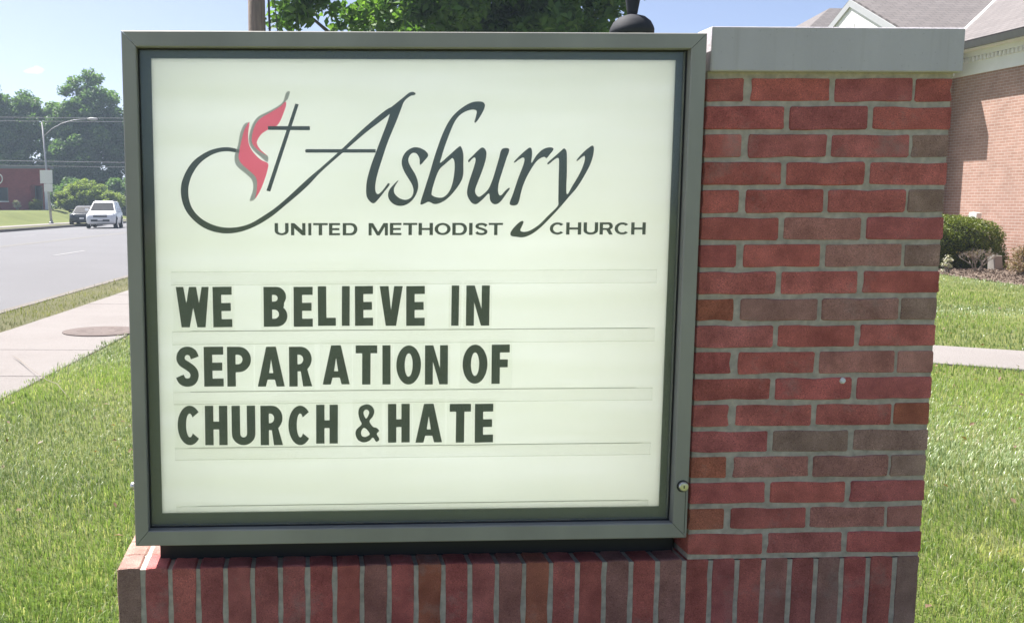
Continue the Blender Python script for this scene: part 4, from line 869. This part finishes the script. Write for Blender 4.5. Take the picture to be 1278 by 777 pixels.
bpart(MB().box(-23.75, -23.5, yf+.02, yf+.28, bz0-.05, 3.16), 'porch_column', 'white_paint')
bpart(MB().box(-25.4, -23.3, yf-.6, yf+1.5, bz0-.2, bz0+.05), 'porch_step', 'concrete')
ring = MB()
for k in range(24):
    a0, a1 = 2*math.pi*k/24, 2*math.pi*(k+1)/24; c = (-27.85, 3.72)
    def pt(a, r, y): return (c[0]+r*math.cos(a), y, c[1]+r*math.sin(a))
    ring.hexa([pt(a0, .42, yf-.06), pt(a1, .42, yf-.06), pt(a1, .42, yf+.0), pt(a0, .42, yf+.0)], [pt(a0, .5, yf-.06), pt(a1, .5, yf-.06), pt(a1, .5, yf+.0), pt(a0, .5, yf+.0)])
bpart(ring, 'ring_emblem', 'white_paint')
tag(MB().add([(-33, 86.0, bz0+.02), (-25.6, 86.0, bz0+.02), (-25.6, 88, bz0+.03), (-33, 88, bz0+.03)], [(0, 1, 2, 3)]).build('planting_bed', 'mulch'), kind='structure')
tag(MB().add([(-31, 79.5, 0.60), (-22.5, 80.8, 0.60), (-22.3, 82.2, 0.86), (-31, 81.2, 0.86)], [(0, 1, 2, 3)]).build('driveway', 'concrete'), kind='structure') if False else None

# street lamp across the road
lp = empty('street_lamp', (-19.3, 72, 0.03), 0, 'tall galvanised street lamp with curved arm across the road', 'street lamp')
MB().lathe([(0.17, -.05), (0.17, .12), (0.12, .16), (0.11, .3)], 12).build('base', 'galv', lp)
MB().tube([(0, 0, .1), (-.16, 0, 3.0), (-.40, 0, 7.35)], [0.095, 0.075, 0.05], 10).build('pole', 'galv', lp, True)
MB().tube([(-.36, 0, 6.3), (.25, 0, 6.85), (1.0, 0, 7.25), (1.9, 0, 7.50), (2.9, 0, 7.58)], [0.034, 0.032, 0.03, 0.028, 0.026], 8).build('arm', 'galv', lp, True)
MB().tube([(2.85, 0, 7.57), (3.1, 0, 7.58), (3.5, 0, 7.56), (3.62, 0, 7.55)], [0.04, 0.10, 0.09, 0.04], 8).build('lamp_head', 'galv', lp, True)
ts = empty('traffic_sign', (-19.3, 71.86, 2.35), 0, 'pale blank back of road signs fixed to the street lamp pole', 'road sign')
MB().box(-.66, .24, -.03, 0.0, .62, 1.58).build('plate', 'globe', ts)
MB().box(-.40, .22, -.028, 0.002, .02, .60).build('plate', 'globe', ts)
MB().box(-.16, -.02, -.01, 0.16, .2, .26).build('bracket', 'dark_steel', ts); MB().box(-.18, -.04, -.01, 0.16, 1.2, 1.26).build('bracket', 'dark_steel', ts)

# utility poles and the wires between them
def upole(loc, h, r, label, arm_rz=0.0, lean=0.0):
    t = empty('utility_pole', loc, arm_rz, label, 'utility pole')
    MB().tube([(0, 0, -.2), (lean*.4, 0, h*.4), (lean, 0, h)], [r*1.08, r, r*.72], 12).build('pole', 'wood_pole', t, True)
    MB().box(lean-1.2, lean+1.2, r*.7, r*.7+.1, h-.75, h-.63).build('crossarm', 'wood_pole', t)
    for x in (-1.1, -.5, .5, 1.1): MB().lathe([(0.03, 0), (0.05, .05), (0.03, .1), (0.045, .13), (0.02, .17)], 8).build('insulator', 'galv', t, loc=(lean+x, r*.7+.05, h-.63))
    return t
up1 = upole((-1.68, 16, 0), 9.2, 0.165, 'weathered wooden utility pole standing behind the sign', 0.2, -0.09)
MB().tube([(.26, 0, 0.1), (.185, -.02, 4.4), (.08, -.05, 8.2)], 0.022, 6).build('conduit', 'dark_steel', up1)
MB().tube([(.75, -.25, 0), (.32, -.1, 4.4), (.0, 0, 8.0)], 0.009, 5).build('guy_wire', 'dark_steel', up1)
upole((-1.0, 79, 0.0), 8.9, 0.16, 'far wooden utility pole carrying the wires across the road', 0)
upole((-62.0, 76, 1.0), 8.6, 0.16, 'wooden utility pole at the far end of the street wires', 0)
def wire(a, b, sag, rad, label):
    pts = [(a[0]+(b[0]-a[0])*k/24, a[1]+(b[1]-a[1])*k/24, a[2]+(b[2]-a[2])*k/24 - sag*4*(k/24)*(1-k/24)) for k in range(25)]
    tag(MB().tube(pts, rad, 5).build('overhead_wire', 'wire'), label, 'wire', 'wires across the street')
wire((-62.9, 76, 9.2), (-1.6, 79, 8.3), 0.45, 0.022, 'upper thin overhead wire crossing before the far trees')
wire((-61.3, 76, 9.0), (-.4, 79, 8.1), 0.55, 0.022, 'second overhead wire just below the top one')
wire((-62, 75.82, 5.9), (-1.0, 78.8, 4.6), 0.25, 0.028, 'lower thick cable above the maroon building roof')
wire((-62, 75.82, 5.5), (-1.0, 78.8, 4.25), 0.25, 0.020, 'lowest thin cable above the white car')

# cars
def loft(secs, n_arc=5):
    """secs: (y, half width, zbot, zshoulder, ztop, top half width)"""
    b = MB(); rings = []
    for y, hw, zb, zs, zt, tw in secs:
        half = [(hw*.88, zb), (hw*.98, zb+.10), (hw, (zb+zs)/2), (hw*.985, zs), (tw, zt-.02), (tw*.6, zt)]
        rings.append([(x, y, z) for x, z in half] + [(-x, y, z) for x, z in reversed(half)])
    n = len(rings[0])
    for r in rings: b.v += r
    for i in range(len(rings)-1):
        for j in range(n):
            b.f.append((i*n+j, i*n+(j+1) % n, (i+1)*n+(j+1) % n, (i+1)*n+j))
    b.f.append(tuple(range(n-1, -1, -1))); b.f.append(tuple(range((len(rings)-1)*n, len(rings)*n)))
    return b
def car(name, loc, rz, paint, label, suv=True):
    t = empty(name, loc, rz, label, 'car')
    H = 1.72 if suv else 1.45; L = 4.45 if suv else 4.7; W = 0.92; hood = 1.08 if suv else 0.93; f0 = -L/2
    body = loft([(f0, W*.80, .42, .72, .80, W*.70), (f0+.08, W*.93, .33, .76, .90, W*.80), (f0+.35, W*.99, .27, .86, hood-.06, W*.84), (f0+1.0, W, .24, .92, hood, W*.88), (f0+1.25, W, .24, .95, hood+.02, W*.88),
                 (L/2-.9, W, .24, .98, hood+.02, W*.88), (L/2-.1, W*.97, .3, .95, hood, W*.86), (L/2, W*.9, .42, .9, hood-.05, W*.8)]).build('body', paint, t, True)
    rl = L/2-.12 if suv else L/2-.95
    # greenhouse: pillars + roof as a solid, windows as proud panes
    def sec(y, wb, wt, zt): return (y, wb, zt)
    yb0, yt0, yt1, yb1 = f0+1.02, f0+1.78, rl-.30, rl
    wb, wt = W*.90, W*.70; zb = hood
    g = MB().hexa([(-wb, yb0, zb-.03), (wb, yb0, zb-.03), (wb, yb1, zb-.03), (-wb, yb1, zb-.03)], [(-wt, yt0, H-.07), (wt, yt0, H-.07), (wt, yt1, H-.07), (-wt, yt1, H-.07)])
    g.hexa([(-wt, yt0, H-.07), (wt, yt0, H-.07), (wt, yt1, H-.07), (-wt, yt1, H-.07)], [(-wt*.85, yt0+.18, H), (wt*.85, yt0+.18, H), (wt*.85, yt1-.1, H), (-wt*.85, yt1-.1, H)])
    g.build('cabin', paint, t)
    def quad(p, off, name, mat, th=0.012):
        c = [Vector(q) for q in p]; nn = (c[1]-c[0]).cross(c[3]-c[0]).normalized()
        if nn.dot(Vector(off)) < 0: nn = -nn
        MB().hexa([q+nn*.002 for q in c], [q+nn*th for q in c]).build(name, mat, t)
    def on(u, v, s=0):   # windshield surface
        y = yb0+(yt0-yb0)*v; hw = wb+(wt-wb)*v; z = (zb-.03)+(H-.07-zb+.03)*v; return (hw*u, y, z)
    quad([on(-.92, .10), on(.92, .10), on(.90, .92), on(-.90, .92)], (0, -1, .5), 'windshield', 'car_glass')
    def sd(s, a, v):
        y0 = yb0+(yt0-yb0)*v; y1 = yb1+(yt1-yb1)*v; hw = wb+(wt-wb)*v; return (s*hw, y0+(y1-y0)*a, (zb-.03)+(H-.04-zb)*v)
    for s in (-1, 1):
        for a0, a1 in ((.10, .40), (.44, .70), (.74, .93)):
            quad([sd(s, a0, .16), sd(s, a1, .16), sd(s, a1, .86), sd(s, a0+.02, .86)], (s, 0, .3), 'side_window', 'car_glass')
        hl = MB().hexa([(s*W*.50, f0+.075, .76), (s*W*.88, f0+.15, .77), (s*W*.88, f0+.3, .77), (s*W*.50, f0+.3, .76)], [(s*W*.52, f0+.085, .93), (s*W*.86, f0+.20, .94), (s*W*.86, f0+.35, .94), (s*W*.52, f0+.35, .93)])
        fixn(hl.build('headlight', 'headlight', t))
        mr = MB().box(-.10, .10, -.05, .06, -.07, .08).build('mirror', paint if suv else 'car_trim', t, loc=(s*(W+.10), yb0+.42, hood+.10))
        if suv: MB().tube([(s*wt*.86, yt0+.2, H-.01), (s*wt*.86, yt0+.35, H+.045), (s*wt*.86, yt1-.3, H+.045), (s*wt*.86, yt1-.12, H-.01)], 0.02, 6).build('roof_rail', 'car_trim', t)
        for yw in (f0+.86, L/2-.86):
            MB().lathe([(0.39, -.012), (0.39, .012)], 20).build('wheel_arch', 'car_trim', t, loc=(s*(W-.005), yw, .40), rot=(0, math.pi/2, 0))
            wh = MB().lathe([(0.20, -.12), (0.33, -.115), (0.35, -.06), (0.35, .06), (0.33, .115), (0.20, .12)], 22).build('wheel', 'tyre', t, True, loc=(s*(W-.08), yw, .35), rot=(0, math.pi/2, 0))
            MB().lathe([(0.215, -.122), (0.215, .122), (0.06, .126)], 18).build('rim', 'alloy', wh)
    MB().box(-W*.46, W*.46, f0-.012, f0+.2, .70, .86).build('grille', 'car_trim', t)
    MB().box(-W*.46, W*.46, f0-.02, f0-.012, .76, .80).build('grille_bar', 'alloy', t)
    MB().box(-W*.62, W*.62, f0-.02, f0+.2, .44, .56).build('lower_grille', 'car_trim', t)
    MB().box(-.16, .16, f0-.035, f0-.02, .50, .62).build('number_plate', 'white_paint', t)
    return t
car('suv', (-13.6, 62.8, -.06), 0.06, 'white_car', 'white four-wheel-drive car with roof rails driving down the road')
car('sedan', (-16.6, 71.5, -.09), 0.06, 'dark_car', 'dark grey car following behind the white car', suv=False)

# ================================================================== LAMP POST BEHIND THE SIGN
lpz = empty('lamp_post', (2.44, 8.0, 0.0), 0, 'black lamp post with domed cap and finial behind the sign', 'lamp post')
MB().lathe([(0.17, -.05), (0.17, .10), (0.13, .16), (0.10, .5), (0.07, .62), (0.055, .8), (0.045, 2.3), (0.07, 2.36), (0.05, 2.42), (0.11, 2.52)], 20).build('post', 'black_iron', lpz, True)
MB().lathe([(0.11, 2.52), (0.17, 2.60), (0.20, 2.80), (0.205, 3.0), (0.19, 3.16)], 24).build('globe', 'globe', lpz, True)
cp = MB().lathe([(0.222, 3.155), (0.224, 3.205), (0.214, 3.235), (0.185, 3.29), (0.13, 3.335), (0.06, 3.358), (0.035, 3.362)], 28).build('cap', 'black_iron', lpz, True)
MB().lathe([(0.035, 3.355), (0.052, 3.37), (0.056, 3.40), (0.072, 3.50), (0.078, 3.56), (0.07, 3.60), (0.03, 3.63), (0.04, 3.68), (0.008, 3.78)], 18).build('finial', 'black_iron', cp, True)

# ================================================================== THE CHURCH
ch = empty('church_building', (20, 20, 0), 0, 'tan brick church wing with shingled roof and white gable', 'building'); CO = Vector((20, 20, 0))
def cpart(b, name, mat, parent=None):
    o = b.build(name, mat, ch); o.location = -CO; return o
XW = 15.0; EV = 5.15; P_ = 0.5; YE = 21.5; YR = 25.25; YG = 29.0; XG = 14.45
wl = MB(); wl.box(XW, 26, 2.0, 21.9, -.2, 4.45); wl.box(XG, 26, 21.9, 28.6, -.2, 4.45); wl.box(XW, 26, 28.6, 44, -.2, 4.45)
cpart(wl, 'wall', 'church_brick')
fr = MB(); fr.box(XW-.05, XW+.3, 2.0, 21.85, 4.45, 4.98); fr.box(XG-.05, XG+.3, 21.85, 28.65, 4.45, 4.98); fr.box(XG+.3, XW-.05+.3, 21.85, 22.2, 4.45, 4.98)
fr.box(XW-.05, XW+.3, 28.65, 44, 4.45, 4.98)
cpart(fr, 'frieze', 'white_paint')
dm = MB().box(-.06, 0.0, -.03, .03, -.05, .05).mesh('dentil', 'white_paint')
for k in range(48):
    o = link('dentil', dm, ch, Vector((XW-.05, 21.6-k*.13, 4.80))-CO)
cpart(MB().box(XW-.09, XW-.05, 2.0, 21.8, 4.86, 4.98), 'bed_moulding', 'white_paint')
cpart(MB().box(14.62, XW+.2, 2.0, 21.7, 4.98, 5.02), 'soffit', 'white_paint')
gt = MB().hexa([(14.53, 1.9, 5.00), (14.62, 1.9, 5.00), (14.62, 21.6, 5.00), (14.53, 21.6, 5.00)], [(14.48, 1.9, 5.14), (14.62, 1.9, 5.14), (14.62, 21.5, 5.14), (14.48, 21.5, 5.14)])
cpart(gt, 'gutter', 'gutter')
cpart(MB().box(14.2, XG+.2, 21.35, 22.2, 4.45, 5.02), 'eave_return', 'white_paint')
def roof_quad(name, p, ev=None):
    """thick slab with UVs in metres so the shingle courses follow the slope"""
    p = [Vector(q) for q in p]; e1 = Vector(ev) if ev else (p[1]-p[0]).normalized(); nn = (p[1]-p[0]).cross(p[-1]-p[0]).normalized(); e2 = nn.cross(e1)
    k = len(p); lo = [q-nn*.06 for q in p]
    b = MB().add(p+lo, [tuple(range(k)), tuple(range(2*k-1, k-1, -1))] + [(i, k+i, k+(i+1) % k, (i+1) % k) for i in range(k)])
    me = b.mesh(name, 'shingle'); uv = me.uv_layers.new(name='UVMap')
    for l in me.loops:
        d = me.vertices[l.vertex_index].co - p[0]; uv.data[l.index].uv = (d.dot(e1), d.dot(e2))
    o = link(name, me, ch); o.location = -CO; return o
def zr(x): return EV + P_*(x-14.6)
XR = 20.5
# wing roof, west slope (eave along the wall), cut by the valley
roof_quad('roof', [(14.55, 2.0-.3, zr(14.55)), (XR, 2.0-.3, zr(XR)), (XR, YE+XR-14.6, zr(XR)), (14.55, YE, zr(14.55))][::-1], (0, 1, 0))
roof_quad('roof', [(XR, 1.7, zr(XR)), (26.4, 1.7, EV), (26.4, 44, EV), (XR, 44, zr(XR))], (0, 1, 0))
# cross gable slopes
ZR = EV + P_*(YR-YE)
roof_quad('roof', [(14.15, YE-.05, EV-.02), (14.6, YE-.05, EV-.02), (14.6+YR-YE, YR, ZR), (14.15, YR, ZR)])
roof_quad('roof', [(14.15, YR, ZR), (14.6+YR-YE, YR, ZR), (14.6, YG+.05, EV-.02), (14.15, YG+.05, EV-.02)])
roof_quad('roof', [(14.55, YG, zr(14.55)), (XR, YG-(XR-14.6), zr(XR)), (XR, 44, zr(XR)), (14.55, 44, zr(14.55))][::-1], (0, 1, 0))
# white valley flashing
vd = Vector((1, 1, P_)).normalized()
def vl(t, off): return Vector((14.6, YE-.05, EV-.02)) + vd*t + Vector(off)
va = MB(); e = (0.10, -0.10, 0)
va.hexa([vl(0, (-.07, .07, .035)), vl(0, (.07, -.07, .035)), vl(5.6, (.07, -.07, .035)), vl(5.6, (-.07, .07, .035))], [vl(0, (-.07, .07, .075)), vl(0, (.07, -.07, .075)), vl(5.6, (.07, -.07, .075)), vl(5.6, (-.07, .07, .075))])
cpart(va, 'valley_flashing', 'white_paint')
# pediment
MAT['trim_grey'] = simple('grey_trim_paint', (0.36, 0.37, 0.38), 0.6, var=0.05)
gp = MB(); xg = 14.17
gp.add([(xg, YE+.2, 4.98), (xg, YG-.2, 4.98), (xg, YR, ZR-.15), (xg+.2, YE+.2, 4.98), (xg+.2, YG-.2, 4.98), (xg+.2, YR, ZR-.15)], [(0, 2, 1), (3, 4, 5), (0, 1, 4, 3), (1, 2, 5, 4), (2, 0, 3, 5)])
cpart(gp, 'pediment', 'white_paint')
for a, b in ((YE-.05, YR), (YG+.05, YR)):
    za, zb = EV-.10, ZR-.075
    q = MB().hexa([(14.12, a, za-.17), (14.30, a, za-.17), (14.30, b, zb-.17), (14.12, b, zb-.17)], [(14.12, a, za+.02), (14.30, a, za+.02), (14.30, b, zb+.02), (14.12, b, zb+.02)])
    fixn(cpart(q, 'rake_board', 'trim_grey'))
vt = MB().lathe([(0.28, 0), (0.28, .04), (0.22, .05)], 24).build('gable_vent', 'white_paint', ch, loc=Vector((xg-.001, YR, 6.15))-CO, rot=(0, -math.pi/2, 0))
# sanctuary block farther back
sn = MB().box(18.4, 44, 40.4, 54, 0, 6.6); cpart(sn, 'wall', 'church_brick')
roof_quad('roof', [(18, 40, 6.5), (44, 40, 6.5), (44, 47, 10.9), (25, 47, 10.9)])
roof_quad('roof', [(18, 54, 6.5), (18, 40, 6.5), (25, 47, 10.9)], (0, 1, 0))
cpart(MB().box(17.9, 44, 39.9, 40.05, 6.25, 6.5), 'gutter', 'white_paint')

# hedge, shrubs and fittings in the bed
def hedge(loc, hx, hy, h, n, label):
    t = empty('hedge', loc, 0, label, 'hedge')
    p = 4.0
    u = RNG.normal(size=(n, 3)); u[:, 2] = np.abs(u[:, 2])
    u /= (np.abs(u)**p).sum(1)[:, None]**(1/p)
    bumpy = 1+0.025*np.sin(u[:, :1]*11+u[:, 1:2]*9)+0.02*np.sin(u[:, 2:3]*13+u[:, :1]*6)
    P = u*RNG.uniform(0.90, 1.01, n)[:, None]*bumpy*np.array([hx, hy, h]); P[:, 2] = np.maximum(P[:, 2], 0.02)
    link('foliage', leaf_quads(P, 0.045, 'leaf_hedge', 'foliage', 0.2, 0.6), t)
    k = 0.90
    cr = MB(); N_ = 12
    prof = [(1.0, 0.0), (0.99, 0.25), (0.94, 0.5), (0.80, 0.72), (0.55, 0.86)]
    for s, z in prof:
        for a in range(16):
            th = 2*math.pi*(a+.5)/16; c, s_ = math.cos(th), math.sin(th); q = (abs(c)**p+abs(s_)**p)**(-1/p)
            cr.v.append((c*q*hx*k*s, s_*q*hy*k*s, z*h*0.97))
    for i in range(len(prof)-1):
        for a in range(16): cr.f.append((i*16+a, i*16+(a+1) % 16, (i+1)*16+(a+1) % 16, (i+1)*16+a))
    cr.f.append(tuple(range(64, 80))); cr.build('core', 'hedge_core', t)
    return t
hedge((13.05, 19.5, 0.03), 1.42, 1.05, 1.10, 40000, 'clipped boxy green hedge in front of the tan brick church wall')
def twig_bush(loc, h, label):
    t = empty('bare_shrub', loc, 0, label, 'shrub'); b = MB()
    def grow(p, d, l, r, lev):
        q = p + d*l; b.tube([tuple(p), tuple((p+q)/2+Vector((random.uniform(-.02, .02), random.uniform(-.02, .02), 0))), tuple(q)], [r, r*.8, r*.6], 5, False)
        if lev == 0: return
        for _ in range(3 if lev > 1 else 4):
            nd = (d + Vector((random.uniform(-.75, .75), random.uniform(-.75, .75), random.uniform(-.15, .5)))).normalized(); grow(p+d*l*random.uniform(.55, 1), nd, l*random.uniform(.55, .8), r*.6, lev-1)
    for k in range(5):
        a = k*1.26; grow(Vector((.03*math.cos(a), .03*math.sin(a), -.03)), Vector((.45*math.cos(a), .45*math.sin(a), 1)).normalized(), h*.36, .014, 4)
    b.build('twigs', 'twig', t)
    P = np.array(b.v)[RNG.integers(0, len(b.v), 160)]; P = P[P[:, 2] > h*.45]
    link('foliage', leaf_quads(P, 0.04, 'leaf_red', 'foliage'), t); return t
twig_bush((13.05, 17.75, 0.02), 0.62, 'bare grey twiggy shrub standing before the hedge')
shrub('shrub', (13.25, 16.6, 0.02), [((13.3, 16.6, 0.34), (0.40, 0.40, 0.30))], 40, 0.16, 3400, 0.045, 'leaf_red', 'reddish tan leafy shrub in the mulch bed', stems=14)
shrub('shrub', (13.3, 14.6, 0.02), [((13.3, 14.6, 0.36), (0.42, 0.42, 0.30))], 40, 0.16, 2600, 0.05, 'leaf_hedge', 'small dark green shrub farther along the church wall', stems=14)
shrub('tuft', (12.25, 17.55, 0.02), [((12.25, 17.55, 0.22), (0.10, 0.10, 0.20))], 14, 0.06, 260, 0.04, 'leaf_white', 'pale weedy tuft at the corner of the mulch bed', stems=6)
st = empty('stone_block', (13.72, 18.15, 0.02), 0.3, 'pale square stone block beside the hedge', 'stone')
link('block', bevel_box_mesh('block', 0.26, 0.16, 0.34, 0.012, 'stone', 0.012), st, (0, 0, .14), (-.2, .05, 0))
fl = empty('floodlight', (14.45, 19.98, 0.03), 0.5, 'small white floodlight on a stake above the hedge', 'lamp')
MB().tube([(0, 0, -.05), (0, 0, 1.06)], 0.018, 8).build('stake', 'dark_steel', fl)
fixn(MB().hexa([(-.13, -.10, 1.03), (.10, -.10, 1.03), (.10, .08, 1.06), (-.13, .08, 1.06)], [(-.11, -.11, 1.18), (.09, -.11, 1.18), (.09, .06, 1.20), (-.11, .06, 1.20)]).build('housing', 'globe', fl))
MB().box(.075, .125, -.05, .05, .98, 1.14).build('bracket', 'dark_steel', fl)
# mulch chips: loose pieces that nobody could count
n = 9000
x = RNG.uniform(11.5, 15, n); y = RNG.uniform(13, 20.5, n); k = on_bed(x+0.06, y); x, y = x[k], y[k]; n = len(x)
P = np.stack([x, y, 0.022+RNG.random(n)*.02+(x-11.6)*0.011], 1)
o = link('mulch_chips', leaf_quads(P, 0.06, 'mulch', 'mulch_chips', 1.2, 0.4)); tag(o, 'loose bark chips over the bed by the church wall', 'mulch', kind='stuff')

# dry leaves lying in the lawn
n = 900
x = RNG.uniform(-5, 9, n); y = RNG.uniform(0.5, 12, n); k = lawn_region(x, y); x, y = x[k], y[k]
P = np.stack([x, y, 0.03+0.02*RNG.random(len(x))], 1)
o = link('leaf_litter', leaf_quads(P, 0.035, 'leaf_red', 'leaf_litter', 1.0, 0.6)); tag(o, 'scattered small dry leaves lying in the lawn', 'leaves', kind='stuff')

# ================================================================== A SMALL CLOUD
cm_ = bpy.data.materials.new('cloud_vapour'); cm_.use_nodes = True; nt = cm_.node_tree; nt.nodes.clear()
out = N(nt, 'ShaderNodeOutputMaterial'); pv = N(nt, 'ShaderNodeVolumePrincipled'); nt.links.new(pv.outputs[0], out.inputs['Volume'])
pv.inputs['Color'].default_value = (1, 1, 1, 1); pv.inputs['Anisotropy'].default_value = 0.2
nz = noise(nt, 0.12, 4, 0.6, 'Object'); rr_ = ramp(nt, [(0.36, (0, 0, 0)), (0.75, (1, 1, 1))]); nt.links.new(nz.outputs['Fac'], rr_.inputs[0])
ml = N(nt, 'ShaderNodeMath', operation='MULTIPLY'); ml.inputs[1].default_value = 0.10; nt.links.new(rr_.outputs[0], ml.inputs[0]); nt.links.new(ml.outputs[0], pv.inputs['Density'])
b = MB()
prof = [(0.2, -3.2), (5.5, -2.6), (8.0, -1.0), (7.6, 0.6), (5.6, 2.2), (3.0, 3.3), (0.3, 3.6)]
b.lathe(prof, 20)
b.v = [(x*1.15+1.6*math.sin(z*.8)+(1.0 if x > 0 else 0)*z*-.5, y*.8, z*(1+.25*math.sin(x*.6))) for x, y, z in b.v]
tag(b.build('cloud', cm_, loc=(-233, 900, 118)), 'single small white cloud above the far trees', 'cloud')

# ================================================================== HAZE
hm = bpy.data.materials.new('haze_air'); hm.use_nodes = True; nt = hm.node_tree; nt.nodes.clear()
out = N(nt, 'ShaderNodeOutputMaterial'); pv = N(nt, 'ShaderNodeVolumePrincipled'); nt.links.new(pv.outputs[0], out.inputs['Volume'])
pv.inputs['Color'].default_value = (0.66, 0.82, 1.0, 1); pv.inputs['Density'].default_value = 0.0008; pv.inputs['Anisotropy'].default_value = 0.3
tag(MB().box(-760, 760, -260, 860, -1.4, 22).build('haze', hm), kind='stuff')
